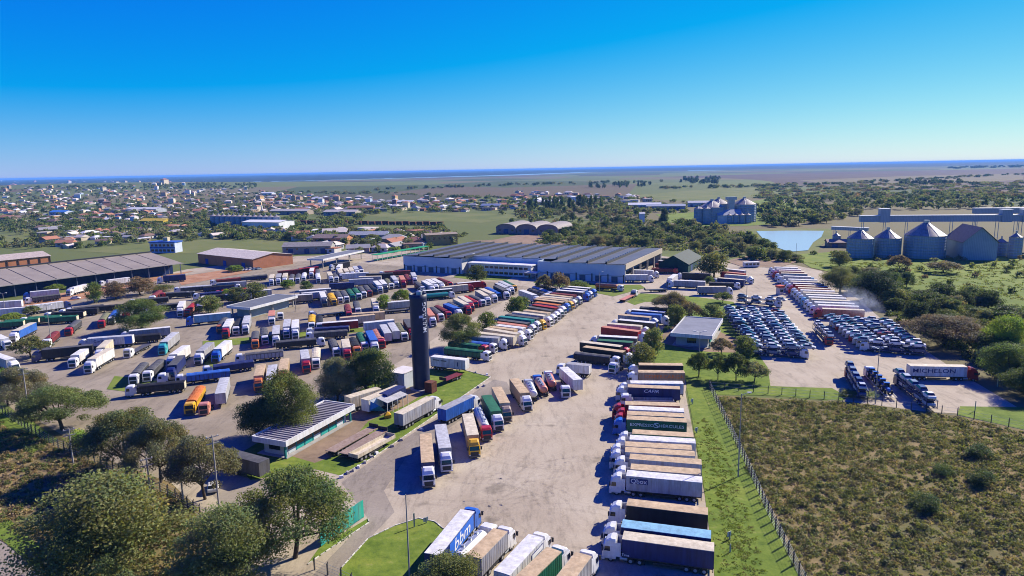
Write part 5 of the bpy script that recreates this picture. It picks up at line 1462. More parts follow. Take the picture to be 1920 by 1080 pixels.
def in_poly(x, y, poly):
    c = False; j = len(poly) - 1
    for i in range(len(poly)):
        if (poly[i][1] > y) != (poly[j][1] > y) and x < (poly[j][0] - poly[i][0]) * (y - poly[i][1]) / (poly[j][1] - poly[i][1]) + poly[i][0]: c = not c
        j = i
    return c
def scatter(poly, n, rng=RND):
    xs, ys = [q[0] for q in poly], [q[1] for q in poly]; out = []
    while len(out) < n:
        x, y = rng.uniform(min(xs), max(xs)), rng.uniform(min(ys), max(ys))
        if in_poly(x, y, poly): out.append((x, y))
    return out
WOODS = [
    ('belt', [(1550, 514), (1600, 508), (1660, 525), (1740, 552), (1830, 566), (1930, 585), (2000, 610), (2000, 770), (1925, 722), (1860, 686), (1800, 650), (1745, 622), (1680, 586), (1610, 545)], 78, (9, 15), (5, 9), 'rrrb', 'ddgkoy', 'in belt beside east yard', 'trees of the wooded belt'),
    ('wood', [(1000, 452), (1090, 416), (1180, 402), (1290, 420), (1410, 436), (1450, 472), (1510, 492), (1450, 490), (1340, 478), (1240, 462), (1120, 462)], 190, (8, 14), (4, 9), 'rrrb', 'ooodgky', 'in wood behind big warehouse', 'trees of the wood behind the warehouse'),
    ('wood2', [(960, 400), (1100, 392), (1250, 398), (1230, 410), (1080, 418), (1040, 440), (960, 420)], 70, (8, 13), (6, 11), 'rru', 'oywd', 'in copse behind vaulted stores', 'trees of the copse'),
    ('stand', [(982, 388), (1130, 384), (1132, 394), (985, 398)], 34, (8, 11), (14, 20), 'pp', 'kd', 'in tall plantation behind copse', 'tall plantation trees'),
    ('right', [(1440, 375), (1560, 372), (1700, 366), (1919, 372), (1919, 392), (1640, 396), (1560, 420), (1440, 428), (1420, 400)], 340, (9, 15), (6, 11), 'rrru', 'ookyd', 'beyond pond and conveyor gallery', 'trees beyond the pond'),
    ('town', [(0, 352), (200, 350), (420, 362), (700, 378), (900, 380), (1000, 372), (1240, 372), (1200, 384), (980, 392), (860, 398), (690, 402), (660, 440), (830, 430), (850, 452), (700, 468), (560, 452), (300, 446), (100, 452), (0, 432)], 1900, (8, 14), (4, 8), 'rru', 'oydogy', 'amid houses of the town', 'trees of the town'),
    ('town2', [(40, 442), (300, 436), (470, 438), (590, 446), (470, 451), (300, 453), (130, 468), (40, 462)], 170, (5, 9), (3, 6), 'rrb', 'oydog', 'at the near town edge', 'trees of the near town edge'),
    ('grove', [(1278, 336), (1350, 335), (1352, 346), (1276, 346)], 46, (14, 20), (14, 18), 'pr', 'k', 'in dark grove on plain', 'trees of the dark grove'),
    ('row', [(1102, 350), (1226, 345), (1226, 350), (1102, 355)], 26, (10, 16), (12, 17), 'pr', 'kd', 'in windbreak row on plain', 'windbreak trees'),
    ('scatterr', [(1420, 350), (1919, 340), (1919, 374), (1420, 374)], 420, (14, 30), (3, 6.5), 'rb', 'yokow', 'alone on the brown plain', 'lone trees of the plain'),
    ('yardedge', [(1490, 474), (1600, 466), (1700, 490), (1919, 476), (1919, 560), (1780, 545), (1640, 505)], 34, (3, 7), (2, 4.5), 'bbr', 'oydw', 'on meadow before silos', 'bushes of the meadow'),
    ('fieldhedge', [(900, 404), (1000, 396), (1100, 380), (1240, 376), (1420, 386), (1300, 400), (1240, 402), (980, 412)], 150, (9, 16), (3, 7), 'rrb', 'oyog', 'in fields behind the wood', 'trees of the fields behind the wood'),
    ('line1', [(700, 356), (960, 346), (1240, 340), (1240, 342), (960, 349), (700, 358)], 90, (12, 22), (6, 11), 'rr', 'kdy', 'in far tree line on plain', 'far tree lines'),
    ('line2', [(1240, 352), (1480, 348), (1700, 338), (1919, 326), (1919, 328), (1700, 341), (1480, 351), (1240, 355)], 120, (14, 26), (5, 10), 'rr', 'kdy', 'in second far tree line on plain', 'far tree lines'),
    ('line3', [(1690, 344), (1800, 341), (1802, 345), (1690, 348)], 40, (12, 20), (8, 12), 'rp', 'kd', 'in plantation strip on right plain', 'far tree lines'),
    ('line4', [(1780, 314), (1919, 311), (1919, 314), (1780, 317)], 60, (26, 44), (10, 16), 'rr', 'k', 'in far right tree line', 'far tree lines'),
    ('line5', [(420, 362), (700, 360), (960, 372), (960, 376), (700, 364), (420, 366)], 110, (10, 18), (4, 8), 'rb', 'oyd', 'in hedge behind the town', 'far tree lines'),
    ('hedge', [(330, 444), (500, 438), (900, 440), (900, 447), (330, 449)], 60, (5, 9), (3, 6), 'rb', 'oyd', 'in hedge before the town', 'hedge trees'),
    ('mid', [(560, 440), (840, 436), (860, 470), (640, 478), (560, 470)], 50, (5, 9), (4, 7), 'rru', 'oydl', 'in gardens behind fuel station', 'garden trees'),
    ('farleft', [(0, 340), (360, 338), (480, 346), (480, 356), (0, 352)], 420, (10, 18), (6, 10), 'rr', 'odyg', 'on the far town hill', 'trees of the far town hill'),
    ('bankleft', [(0, 450), (60, 455), (90, 466), (0, 470)], 16, (6, 10), (4, 7), 'rb', 'oy', 'behind the brick shed', 'trees behind the brick shed'),
]
cand = []
for nm, poly, n, (w0, w1), (h0, h1), kinds, tints, lab, grp in WOODS:
    for x, y in scatter(poly, n):
        p = PT(x, y); W = RND.uniform(w0, w1); H = RND.uniform(h0, h1); d = float(np.linalg.norm(p - [0, 0, CAM_H]))
        if any(abs(p[0] - f[0]) + abs(p[1] - f[1]) < 14 for f in FOOT): continue
        cand.append((W * H / d ** 2, p, W, H, RND.choice(kinds), RND.choice(tints), d, lab, grp))
cand.sort(key=lambda q: -q[0])
seen_n = {}
for k, (s, p, W, H, kind, tint, d, lab, grp) in enumerate(sorted(cand[:300], key=lambda q: Q(q[1])[0])):
    kk = (tint, kind == 'b', lab); seen_n[kk] = seen_n.get(kk, 0) + 1
    lab = f'{TNAME[tint]} {"bush" if kind == "b" else "tree"}, {ORD[seen_n[kk]]} such from left, {lab}'
    place_tree(p[0], p[1], W, H, kind, tint, 'mid' if W * FOC / d > 26 else 'far', lab, grp, p[2])
def far_mass(items, name, leaves, leaf):
    "everything past the 300 largest: one mass of low trees"
    C, N, S, T = [], [], [], []
    protos = {(k, v): crown_geom(k, leaves, leaf, 50 + v + ord(k)) for k in 'urbp' for v in range(5)}
    for s, p, W, H, kind, tint, d, lab, grp in items:
        cen, nrm, size, tn, _ = protos[(kind, RND.randrange(5))]
        a = RND.random() * 6.28; ca, sa = math.cos(a), math.sin(a)
        R3 = np.array([[ca, -sa, 0], [sa, ca, 0], [0, 0, 1]])
        C.append((cen @ R3.T) * np.array([W, W, H]) + p); N.append(nrm @ R3.T); S.append(size * (W + H) / 2); T.append(tn * np.array(TINT[tint]) * RND.uniform(0.8, 1.2))
    me = quads_mesh(name, np.concatenate(C), np.concatenate(N), np.concatenate(S), np.concatenate(T), ['leaf'])
    return stuff(ob(name, me, color=(1, 1, 1)))
far_mass(cand[300:], 'woodland', 130, 0.2)

# scrub, weeds and rough grass: uncountable clumps
def scrub(name, pts, wr, hr, n, leaf, tints, heights=None):
    C, N, S, T = [], [], [], []
    for (x, y) in pts:
        W = RND.uniform(*wr); H = RND.uniform(*hr); c = np.array(TINT[RND.choice(tints)] if isinstance(tints, str) else RND.choice(tints)) * RND.uniform(0.75, 1.25)
        d = NPR.normal(size=(n, 3)); d[:, 2] = abs(d[:, 2]); d = unit(d); rr_ = NPR.random(n)[:, None] ** 0.4
        C.append(d * rr_ * np.array([W / 2, W / 2, H]) + np.array([x, y, 0.04])); N.append(unit(d + 0.6 * NPR.normal(size=(n, 3)))); S.append(leaf * (0.6 + 0.8 * NPR.random(n))); T.append(c * (0.75 + 0.5 * NPR.random(n))[:, None])
    return stuff(ob(name, quads_mesh(name, np.concatenate(C), np.concatenate(N), np.concatenate(S), np.concatenate(T), ['leaf']), color=(1, 1, 1)))
def world_scatter(px, n, dens=None):
    poly = [tuple(P(x, y)[:2]) for x, y in px]; return scatter(poly, n)
FIELD = [(1345, 745), (1600, 758), (1795, 783), (1922, 812), (2080, 845), (2080, 1100), (1530, 1100), (1500, 1075), (1400, 866)]
dry = [(0.19, 0.18, 0.07), (0.22, 0.2, 0.085), (0.165, 0.18, 0.06), (0.26, 0.21, 0.1), (0.15, 0.17, 0.05), (0.19, 0.21, 0.065), (0.18, 0.2, 0.06)]
pts = [q for q in world_scatter(FIELD, 5200)]
scrub('scrub_vegetation', pts, (0.7, 2.4), (0.2, 0.75), 34, 0.3, dry)
scrub('scrub_tussocks', world_scatter(FIELD, 420), (1.4, 3.4), (0.6, 1.5), 80, 0.34, [(0.13, 0.145, 0.05), (0.17, 0.16, 0.07), (0.1, 0.12, 0.045)])
DITCH = [(1316, 780), (1334, 795), (1362, 850), (1402, 960), (1440, 1090), (1382, 1090), (1346, 950), (1328, 860)]
scrub('ditch_weeds', world_scatter(DITCH, 420) + world_scatter([(1300, 790), (1325, 790), (1430, 1090), (1350, 1090)], 200), (0.4, 1.6), (0.04, 0.13), 22, 0.17, [(0.15, 0.2, 0.03), (0.19, 0.18, 0.06), (0.12, 0.16, 0.026), (0.17, 0.22, 0.035)])
VERGE = [(0, 790), (110, 840), (210, 880), (330, 930), (400, 1000), (460, 1090), (200, 1090), (120, 1060), (40, 1000), (-60, 960), (-90, 850)]
scrub('verge_weeds', world_scatter(VERGE, 1500), (0.8, 2.4), (0.3, 1.0), 34, 0.34, [(0.15, 0.16, 0.05), (0.24, 0.19, 0.09), (0.11, 0.15, 0.04), (0.3, 0.22, 0.11)])
scrub('belt_undergrowth', world_scatter([(1545, 520), (1610, 560), (1700, 612), (1790, 662), (1860, 702), (1925, 742), (1990, 780), (1990, 640), (1830, 580), (1660, 530)], 900), (1.5, 4.5), (0.8, 2.4), 50, 0.6, 'dgko')
scrub('meadow_tufts', world_scatter([(1500, 492), (1700, 492), (1919, 490), (1990, 560), (1919, 566), (1740, 540), (1600, 512)], 700), (1.5, 4.0), (0.3, 0.8), 16, 0.6, [(0.16, 0.2, 0.035), (0.13, 0.17, 0.03), (0.19, 0.2, 0.05)])
scrub('wood_undergrowth', world_scatter([(1000, 456), (1090, 424), (1180, 408), (1290, 426), (1410, 440), (1450, 475), (1510, 494), (1450, 492), (1340, 482), (1240, 468), (1120, 464)], 1300), (3, 7), (1, 3.4), 40, 1.1, 'dgoowy')

# ------------------------------------------------------------------ the town
def house_parts(k):
    "unit house 10 x 8 m; k picks gable, hip or flat roof"
    w = MB(); w.box(-5, 5, -4, 4, -1.5, 3.1)
    r = MB()
    if k == 0: r.loft([[(-5.5, -4.6, 2.95), (-5.5, 0, 5.0), (-5.5, 4.6, 2.95)], [(5.5, -4.6, 2.95), (5.5, 0, 5.0), (5.5, 4.6, 2.95)]])
    elif k == 1: r.loft([[(-5.6, -4.6, 3.0), (5.6, -4.6, 3.0), (5.6, 4.6, 3.0), (-5.6, 4.6, 3.0)], [(-2.2, -0.1, 5.0), (2.2, -0.1, 5.0), (2.2, 0.1, 5.0), (-2.2, 0.1, 5.0)]])
    else: r.box(-5.2, 5.2, -4.2, 4.2, 3.1, 3.5)
    return w.mesh('wall', ['matte']), r.mesh('roof', ['matte'])
def win_mesh(): mb = MB(); mb.box(-0.7, 0.7, -0.05, 0, 1.0, 2.2); return mb.mesh('window', ['glass'])
def door_mesh(): mb = MB(); mb.box(-0.5, 0.5, -0.05, 0, 0, 2.2); return mb.mesh('door', ['matte'])
WALLC = [('white', (0.66, 0.64, 0.6))] * 2 + [('cream', (0.6, 0.5, 0.36))] * 3 + [('tan', (0.4, 0.3, 0.2))] * 2 + [('ochre', (0.5, 0.33, 0.14)), ('brick', (0.38, 0.17, 0.1)), ('grey', (0.4, 0.4, 0.4)), ('pink', (0.6, 0.38, 0.32)), ('pale blue', (0.4, 0.5, 0.6))]
ROOFC = [('terracotta', (0.38, 0.17, 0.1))] * 5 + [('grey', (0.3, 0.29, 0.28))] * 4 + [('brown', (0.2, 0.13, 0.1))] * 3 + [('cream', (0.62, 0.54, 0.45))] * 3 + [('white', (0.68, 0.67, 0.65))] * 1 + [('dark', (0.09, 0.085, 0.08))]
HZ = [([(0, 346), (330, 346), (480, 356), (700, 372), (680, 392), (500, 400), (420, 402), (250, 420), (0, 420)], 600, (0.6, 1.35)),
      ([(480, 366), (700, 372), (980, 376), (985, 392), (900, 398), (690, 396), (480, 400)], 230, (0.8, 1.6)),
      ([(960, 358), (1240, 372), (1200, 382), (1070, 382), (960, 385)], 80, (0.9, 1.6)),
      ([(470, 437), (660, 434), (820, 440), (820, 460), (700, 462), (500, 446)], 95, (0.9, 1.6)),
      ([(70, 432), (450, 424), (470, 446), (300, 446), (90, 456)], 70, (0.7, 1.3)),
      ([(70, 446), (260, 442), (300, 450), (120, 466)], 34, (0.6, 1.1)), ([(600, 446), (830, 444), (800, 466), (700, 474), (610, 474)], 44, (0.8, 1.4)),
      ([(0, 341), (330, 340), (330, 347), (0, 349)], 130, (1.5, 3.0))]
hs_ = []
for poly, n, (s0, s1) in HZ:
    for x, y in scatter(poly, n):
        p = PT(x, y); d = float(np.linalg.norm(p)); s = RND.uniform(s0, s1)
        if any(abs(p[0] - q[1][0]) + abs(p[1] - q[1][1]) < 13 * s for q in hs_): continue
        hs_.append((s / d, p, s, RND.randrange(3), RND.choice(WALLC), RND.choice(ROOFC), RND.uniform(0, 360) if RND.random() < 0.3 else RND.choice([-20, 70, 10, 100])))
hs_.sort(key=lambda q: -q[0]); cnt = {}
for k, (v, p, s, kind, wc, rc, a) in enumerate(sorted(hs_[:300], key=lambda q: Q(q[1])[0])):
    key = (wc[0], rc[0]); cnt[key] = cnt.get(key, 0) + 1
    r = tag(ob('house', None, None, p, math.radians(a), (s * RND.uniform(0.8, 1.5), s, s)), f'{wc[0]} house with {rc[0]} roof, {ORD[cnt[key]]} such from left in the town', 'house', 'houses of the town')
    wm, rm = shared(('house', kind), lambda: house_parts(kind)); ob('wall', wm, r, color=wc[1]); ob('roof', rm, r, color=rc[1])
    for sd in (1, -1):
        for x in (-3, 2.6): ob('window', shared('hwin', win_mesh), r, (x, -4.0 * sd, 0), 0 if sd == 1 else math.pi)
    ob('door', shared('hdoor', door_mesh), r, (0, -4.0, 0), color=(0.12, 0.08, 0.05))
bw, br = MB(), MB(); tw, tr_ = [], []
for v, p, s, kind, wc, rc, a in hs_[300:]:
    ca, sa = math.cos(math.radians(a)), math.sin(math.radians(a)); f = lambda x, y, z: (p[0] + s * (x * ca - y * sa), p[1] + s * (x * sa + y * ca), p[2] + s * z)
    h = 3.1 if RND.random() < 0.9 else 9
    o = len(bw.f); bw.add([f(x, y, z) for z in (-1.5, h) for x, y in ((-5, -4), (5, -4), (5, 4), (-5, 4))], [(0, 1, 5, 4), (1, 2, 6, 5), (2, 3, 7, 6), (3, 0, 4, 7)]); tw += [wc[1]] * 4
    bw.add([f(-5.4, -4.5, h), f(5.4, -4.5, h), f(5.4, 4.5, h), f(-5.4, 4.5, h), f(-2.5, 0, h + 1.7), f(2.5, 0, h + 1.7)], [(0, 1, 5, 4), (1, 2, 5), (2, 3, 4, 5), (3, 0, 4)]); tw += [rc[1]] * 4
m_, nt_, b_ = new_mat('distant_house_colours'); at_ = _n(nt_, 'ShaderNodeAttribute', attribute_name='tint'); nt_.links.new(at_.outputs['Color'], b_.inputs['Base Color']); b_.inputs['Roughness'].default_value = 0.85
me = bw.mesh('distant_houses', [m_]); at_ = me.attributes.new('tint', 'FLOAT_COLOR', 'FACE'); at_.data.foreach_set('color', np.array([(*c, 1) for c in tw], np.float32).ravel()); stuff(ob('distant_houses', me))
# larger halls of the town
for i, (x, y, L, W, wc, rc, lb) in enumerate([(270, 398, 60, 24, (0.4, 0.42, 0.45), (0.62, 0.62, 0.62), 'long white roofed hall amid the town'), (500, 366, 34, 20, (0.55, 0.6, 0.66), (0.7, 0.72, 0.75), 'pale block standing high in the town'),
        (110, 404, 30, 18, (0.5, 0.55, 0.65), (0.05, 0.2, 0.6), 'blue roofed hall amid the left houses'), (290, 422, 36, 14, (0.6, 0.42, 0.05), (0.7, 0.5, 0.05), 'yellow roofed shed amid town trees'), (545, 402, 62, 18, (0.35, 0.28, 0.22), (0.5, 0.46, 0.42), 'long pale shed behind the rail yard'),
        (640, 404, 50, 18, (0.4, 0.36, 0.3), (0.55, 0.5, 0.45), 'pale shed at the meadow corner'), (676, 396, 40, 16, (0.45, 0.2, 0.12), (0.3, 0.16, 0.1), 'red brick hall at the meadow corner'), (760, 384, 30, 14, (0.6, 0.6, 0.58), (0.72, 0.72, 0.7), 'white hall in the town centre'),
        (920, 392, 30, 16, (0.5, 0.42, 0.3), (0.2, 0.25, 0.4), 'blue roofed hall at the town edge'), (1030, 384, 40, 14, (0.6, 0.55, 0.45), (0.7, 0.66, 0.6), 'long cream hall behind the plantation'), (620, 458, 30, 14, (0.5, 0.22, 0.1), (0.3, 0.22, 0.18), 'brick hall behind the fuel station'),
        (690, 452, 34, 14, (0.35, 0.42, 0.5), (0.35, 0.37, 0.4), 'grey blue hall behind the fuel station'), (575, 476, 36, 15, (0.3, 0.3, 0.28), (0.3, 0.28, 0.26), 'dark roofed workshop left of the fuel station')]):
    p = PT(x, y); gable_hall('town_hall', lb, 'building', p[0] - L / 2, p[1], RND.uniform(-18, 4), L, W, 5.5, 8, wc, rc, doors=3, wins=5, z=p[2])
# freight wagons on the rail line before the town
for i in range(26):
    x = 500 + i * 12.8; y = 419.5 + i * 0.12; p = P(x, y); q = P(x + 11.5, y + 0.1); d = q - p
    r = tag(ob('rail_wagon', None, None, (p[0], p[1], 0), math.atan2(d[1], d[0])), f'dark rust freight wagon, {ORD[i + 1]} from left on the rail line', 'wagon', 'freight wagons on the rail line'); L = float(np.hypot(d[0], d[1]))
    bx('wagon_body', r, 0.3, L - 0.3, -1.5, 1.5, 1.1, 3.9 + (i % 3) * 0.25, 'rust')
    bx('underframe', r, 0.5, L - 0.5, -1.1, 1.1, 0.6, 1.1, 'black')
    for s in (0.2, 0.8):
        mb = MB()
        for e in (-0.9, 0.9):
            mb.cyl((L * s + e, -1.1, 0.5), (L * s + e, 1.1, 0.5), 0.46, n=8)
        ob('bogie', mb.mesh('bogie', ['black']), r)

# ------------------------------------------------------------------ poles, fences, signs, people
def lamp_post(x, y, H, label, arms=1, mat='pole', group='lamp posts', ang=0.0, r0=0.14):
    p = P(x, y); r = tag(ob('lamp_post', None, None, (p[0], p[1], 0), ang), label, 'lamp post', group)
    mb = MB(); mb.cyl((0, 0, -0.1), (0, 0, H), r0, r0 * 0.55, n=8); ob('pole', mb.mesh('pole', [mat]), r)
    for k in range(arms):
        a = k * math.pi / max(1, arms / 2) if arms > 1 else 0; c, s = math.cos(a), math.sin(a)
        mb = MB(); mb.cyl((0, 0, H - 0.3), (c * 1.2, s * 1.2, H + 0.15), 0.05, n=5); arm = ob('arm', mb.mesh('arm', ['steel']), r)
        mb = MB(); mb.box(-0.4, 0.4, -0.18, 0.18, -0.08, 0.1); ob('lamp_head', mb.mesh('lamp_head', ['white']), arm, (c * 1.5, s * 1.5, H + 0.18), a)
for x, y, ty, lab, arms in [(768, 1080, 927, 'tall lamp post beside the round grass island', 0), (1384, 894, 738, 'tall lamp post on the fenced grass strip', 1), (1641, 757, 652, 'lamp post between transporters at field fence', 2), (1310, 706, 622, 'lamp post on the lawn below lawn building', 2),
                            (97, 648, 572, 'lamp post in the far western lot', 2), (1399, 577, 525, 'lamp post above the car transporter block', 2), (555, 584, 545, 'lamp post right of checkpoint canopy', 1), (1124, 548, 510, 'lamp post before the warehouse front', 1),
                            (805, 655, 612, 'lamp post right of the tower', 1), (360, 572, 548, 'lamp post left of checkpoint canopy', 2), (10, 585, 550, 'lamp post at far left beside white trailers', 2), (318, 515, 497, 'lamp post at end of long warehouse', 1), (222, 522, 505, 'lamp post before the long warehouse', 2),
                            (1848, 620, 592, 'lamp post inside the wooded belt', 1), (1492, 488, 456, 'lamp post beside the pond', 0)]:
    b_ = P(x, y); lamp_post(x, y, height_to(b_, ty), lab, arms)
def utility_pole(x, y, ty, label):
    p = P(x, y); H = height_to(p, ty); r = tag(ob('utility_pole', None, None, (p[0], p[1], 0), math.radians(40)), label, 'pole', 'utility poles')
    mb = MB(); mb.cyl((0, 0, -0.1), (0, 0, H), 0.17, 0.11, n=8); ob('pole', mb.mesh('pole', ['pole']), r)
    for k, z in enumerate((H - 0.4, H - 1.6)[:2]): bx('crossarm', r, -1.1, 1.1, -0.07, 0.07, z, z + 0.14, 'pole')
    for k in range(3): mb = MB(); mb.cyl((-0.9 + 0.9 * k, 0, H - 0.26), (-0.9 + 0.9 * k, 0, H - 0.02), 0.06, n=6); ob('insulator', mb.mesh('insulator', ['white']), r)
for x, y, ty, lab in [(57, 792, 690, 'utility pole beside the sparse tree at far left'), (138, 872, 803, 'utility pole with crossarm below the flat topped tree'), (283, 932, 858, 'utility pole with two crossarms above the broad olive tree'), (412, 964, 816, 'tallest utility pole beside the exit road'), (344, 940, 872, 'short utility pole between olive trees')]: utility_pole(x, y, ty, lab)

def fence(px, spacing, H, label, wires=4, postm='darkpole', pw=0.09, mesh=True):
    pts = [P(*q) for q in px]; r = tag(ob('wire_fence', None, None, (pts[0][0], pts[0][1], 0)), label, 'fence', 'wire fences'); o = pts[0]
    pm = shared(('post', H, postm), lambda: (lambda mb: mb.mesh('post', [postm]))(MB().box(-pw, pw, -pw, pw, 0, H).add([(-pw, -pw, H), (pw, -pw, H), (pw, pw, H), (-pw, pw, H), (0, 0.25, H + 0.4)], [(0, 1, 4), (1, 2, 4), (2, 3, 4), (3, 0, 4)])))
    w = MB()
    for a, b in zip(pts, pts[1:]):
        d = b - a; L = float(np.hypot(d[0], d[1])); n = max(1, int(L / spacing)); ang = math.atan2(d[1], d[0])
        for i in range(n + (1 if b is pts[-1] else 0)):
            q = a + d * (i / n) - o; ob('post', pm, r, (q[0], q[1], 0), ang + 0.02 * RND.uniform(-1, 1))
        for k in range(wires): z = 0.15 + (H - 0.2) * k / (wires - 1); w.cyl((*(a - o)[:2], z), (*(b - o)[:2], z), 0.022, n=4)
    stuff(ob('wires', w.mesh('wires', ['steel']), r))
fence([(1330, 728), (1362, 795), (1400, 875), (1440, 965), (1478, 1040), (1520, 1125)], 2.3, 2.2, 'wire fence with dark posts along the scrub field edge', 5)
fence([(1332, 729), (1440, 738), (1600, 754), (1795, 780), (1925, 808)], 3.0, 1.9, 'wire fence between scrub field and the yards', 3)
fence([(-40, 757), (0, 772), (60, 812), (110, 842), (190, 874), (260, 905), (330, 938), (400, 985)], 2.4, 2.2, 'wire fence with dark posts below the western lot', 5)
fence([(590, 1068), (640, 1088), (700, 1120)], 2.2, 1.8, 'wire fence across the entrance road at bottom', 4)
def post_sign(x, y, ty, label, board=True, w=0.08):
    p = P(x, y); H = height_to(p, ty); r = tag(ob('sign_post', None, None, (p[0], p[1], 0), 0.6), label, 'sign', 'small posts and signs')
    bx('post', r, -w, w, -w, w, 0, H, 'matte', (0.4, 0.42, 0.3))
    if board: bx('board', r, -0.45, 0.45, w, w + 0.05, H - 0.8, H, 'matte', (0.6, 0.6, 0.55))
post_sign(777, 988, 962, 'slim pale post on the round grass island', False, 0.1); post_sign(799, 981, 970, 'small dark sign on the round grass island'); post_sign(1828, 771, 752, 'post at the corner of the right lawn', False); post_sign(1870, 725, 705, 'pale post below the wooded belt', False)
post_sign(1298, 758, 748, 'small sign on grass behind the navy trailer'); post_sign(1306, 812, 802, 'small sign on grass behind the green trailer'); post_sign(1368, 1012, 997, 'small sign with red foot on the grass strip'); post_sign(1369, 1036, 1020, 'slim post on the grass strip near bottom', False); post_sign(578, 886, 876, 'short pale post behind the spreading olive tree', False)
# concrete blocks along the compound edge
for i, (x, y) in enumerate([(640, 896), (652, 888), (663, 883), (672, 877), (684, 868), (697, 858), (706, 851), (735, 838), (752, 826), (790, 806), (897, 727), (908, 724), (913, 703), (892, 699)]):
    p = P(x, y); r = ob('concrete_block', None, None, (p[0], p[1], 0.0), RND.random() * 3)
    tag(r, f'small concrete block, {ORD[i + 1]} from left along the grass compound edge', 'block', 'concrete blocks along the compound edge')
    mb = MB(); mb.loft([[(-0.45, -0.3, 0), (0.45, -0.3, 0), (0.45, 0.3, 0), (-0.45, 0.3, 0)], [(-0.36, -0.22, 0.5), (0.36, -0.22, 0.5), (0.36, 0.22, 0.5), (-0.36, 0.22, 0.5)]]); ob('body', mb.mesh('body', ['concrete' if i % 3 else 'white']), r)
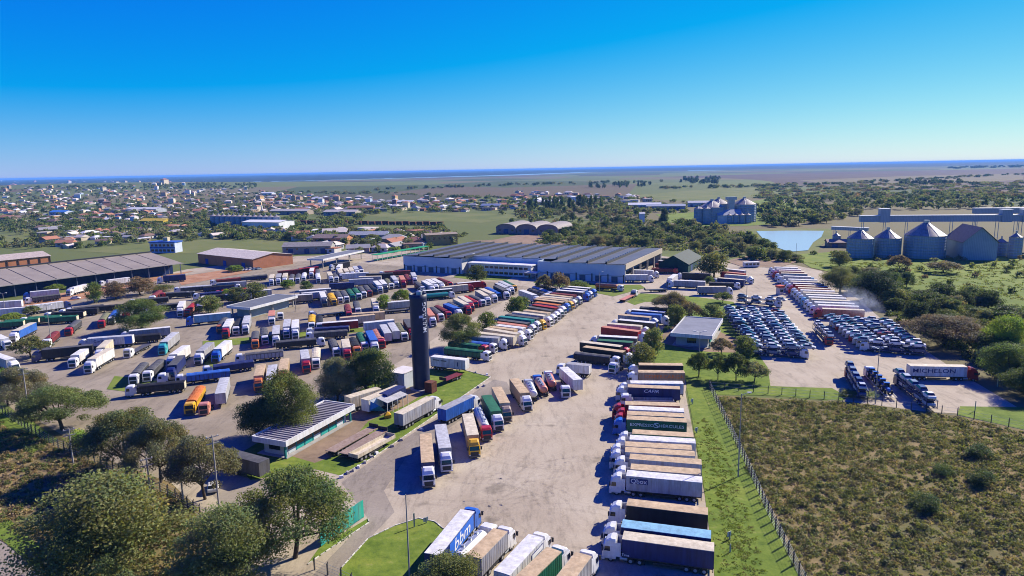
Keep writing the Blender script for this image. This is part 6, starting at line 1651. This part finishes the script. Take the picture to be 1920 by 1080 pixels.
# painted kerbs
def kerb(px, label):
    pts = [P(*q) for q in px]; n = 0; r = struct(ob('kerb', None))
    for a, b in zip(pts, pts[1:]):
        d = b - a; L = float(np.hypot(d[0], d[1])); k = max(1, int(L / 1.0)); ang = math.atan2(d[1], d[0]); km = shared('kerb', lambda: MB().box(-0.47, 0.47, -0.09, 0.09, 0, 0.14).mesh('kerb_stone', ['matte']))
        for i in range(k):
            q = a + d * ((i + 0.5) / k); ob('kerb_stone', km, r, (q[0], q[1], 0.0), ang, color=(0.62, 0.6, 0.5) if n % 2 else (0.42, 0.39, 0.34)); n += 1
kerb([(640, 1065), (690, 1010), (740, 986), (785, 972), (815, 978), (832, 992)], ''); kerb([(575, 1060), (600, 1042), (640, 1015), (692, 980), (690, 972)], '')
kerb([(640, 892), (700, 858), (800, 790), (920, 707), (870, 694)], '')
def person(x, y, ang, label, shirt, trousers):
    p = P(x, y); r = tag(ob('person', None, None, (p[0], p[1], 0), ang), label, 'person', 'people on the east yard')
    me = bpy.data.meshes.new('body')
    J = [(0, 0, 0.95), (0, 0, 1.2), (0, 0, 1.42), (0.01, 0, 1.53), (0.02, 0, 1.66), (0.02, 0, 1.76), (0, 0.19, 1.4), (0.03, 0.25, 1.14), (0.12, 0.24, 0.9), (0, -0.19, 1.4), (-0.02, -0.26, 1.14), (0.06, -0.25, 0.88), (0.02, 0.1, 0.9), (0.07, 0.11, 0.5), (0.02, 0.11, 0.08), (0.16, 0.12, 0.04), (0.0, -0.1, 0.9), (-0.03, -0.11, 0.5), (-0.08, -0.11, 0.08), (0.07, -0.12, 0.04)]
    E_ = [(0, 1), (1, 2), (2, 3), (3, 4), (4, 5), (2, 6), (6, 7), (7, 8), (2, 9), (9, 10), (10, 11), (0, 12), (12, 13), (13, 14), (14, 15), (0, 16), (16, 17), (17, 18), (18, 19)]
    Rr = [.15, .14, .15, .06, .1, .075, .065, .048, .04, .065, .048, .04, .1, .065, .045, .04, .1, .065, .045, .04]
    me.from_pydata(J, E_, []); o = ob('body', me, r); sk = o.modifiers.new('skin', 'SKIN'); me.skin_vertices or None
    for v, q in zip(me.skin_vertices[0].data, Rr): v.radius = (q, q)
    me.skin_vertices[0].data[0].use_root = True; o.modifiers.new('sub', 'SUBSURF').levels = 1
    m2, nt, b = new_mat('clothing'); g = _n(nt, 'ShaderNodeTexCoord'); sp = _n(nt, 'ShaderNodeSeparateXYZ'); nt.links.new(g.outputs['Object'], sp.inputs[0])
    dv = _n(nt, 'ShaderNodeMath', operation='DIVIDE'); dv.inputs[1].default_value = 2.0; nt.links.new(sp.outputs['Z'], dv.inputs[0])
    nt.links.new(ramp(nt, dv.outputs[0], [(0, (0.03, 0.03, 0.03)), (0.045, trousers), (0.47, shirt), (0.76, (0.35, 0.2, 0.13)), (0.86, (0.03, 0.02, 0.015))], 'CONSTANT'), b.inputs['Base Color']); me.materials.append(m2)
person(1462, 592, 0.5, 'standing person in dark clothes at the transporter block', (0.05, 0.05, 0.08), (0.03, 0.04, 0.08)); person(1469, 592.5, 2.6, 'standing person in pale shirt at the transporter block', (0.5, 0.45, 0.4), (0.05, 0.05, 0.06))
def smoke():
    m = bpy.data.materials.new('smoke'); m.use_nodes = True; nt = m.node_tree; nt.nodes.remove(nt.nodes['Principled BSDF'])
    v = nt.nodes.new('ShaderNodeVolumePrincipled'); v.inputs['Color'].default_value = (0.82, 0.88, 1, 1)
    tc = _n(nt, 'ShaderNodeTexCoord'); ln = _n(nt, 'ShaderNodeVectorMath', operation='LENGTH'); nt.links.new(tc.outputs['Object'], ln.inputs[0])
    fall = ramp(nt, ln.outputs['Value'], [(0.1, (1, 1, 1)), (0.95, (0, 0, 0))])
    t = noise_node(nt, 3.2, 3, 0.6, 'object'); wv = ramp(nt, t.outputs['Fac'], [(0.4, (0, 0, 0)), (0.66, (1, 1, 1))])
    mu = _n(nt, 'ShaderNodeMath', operation='MULTIPLY'); nt.links.new(fall, mu.inputs[0]); nt.links.new(wv, mu.inputs[1])
    m3 = _n(nt, 'ShaderNodeMath', operation='MULTIPLY'); m3.inputs[1].default_value = 0.2; nt.links.new(mu.outputs[0], m3.inputs[0]); nt.links.new(m3.outputs[0], v.inputs['Density'])
    nt.links.new(v.outputs[0], nt.nodes['Material Output'].inputs['Volume'])
    mb = MB(); n = 16
    mb.loft([[(math.sin(t_) * math.cos(2 * math.pi * i / n), math.sin(t_) * math.sin(2 * math.pi * i / n), math.cos(t_)) for i in range(n)] for t_ in [math.pi * (0.02 + 0.96 * k / 10) for k in range(10, -1, -1)]])
    c = P(1612, 566, 8.0); o = stuff(ob('smoke', mb.mesh('smoke', [m]), None, c)); o.scale = (6, 11, 6); o.rotation_euler = (0.35, -0.25, 0.5)
smoke()
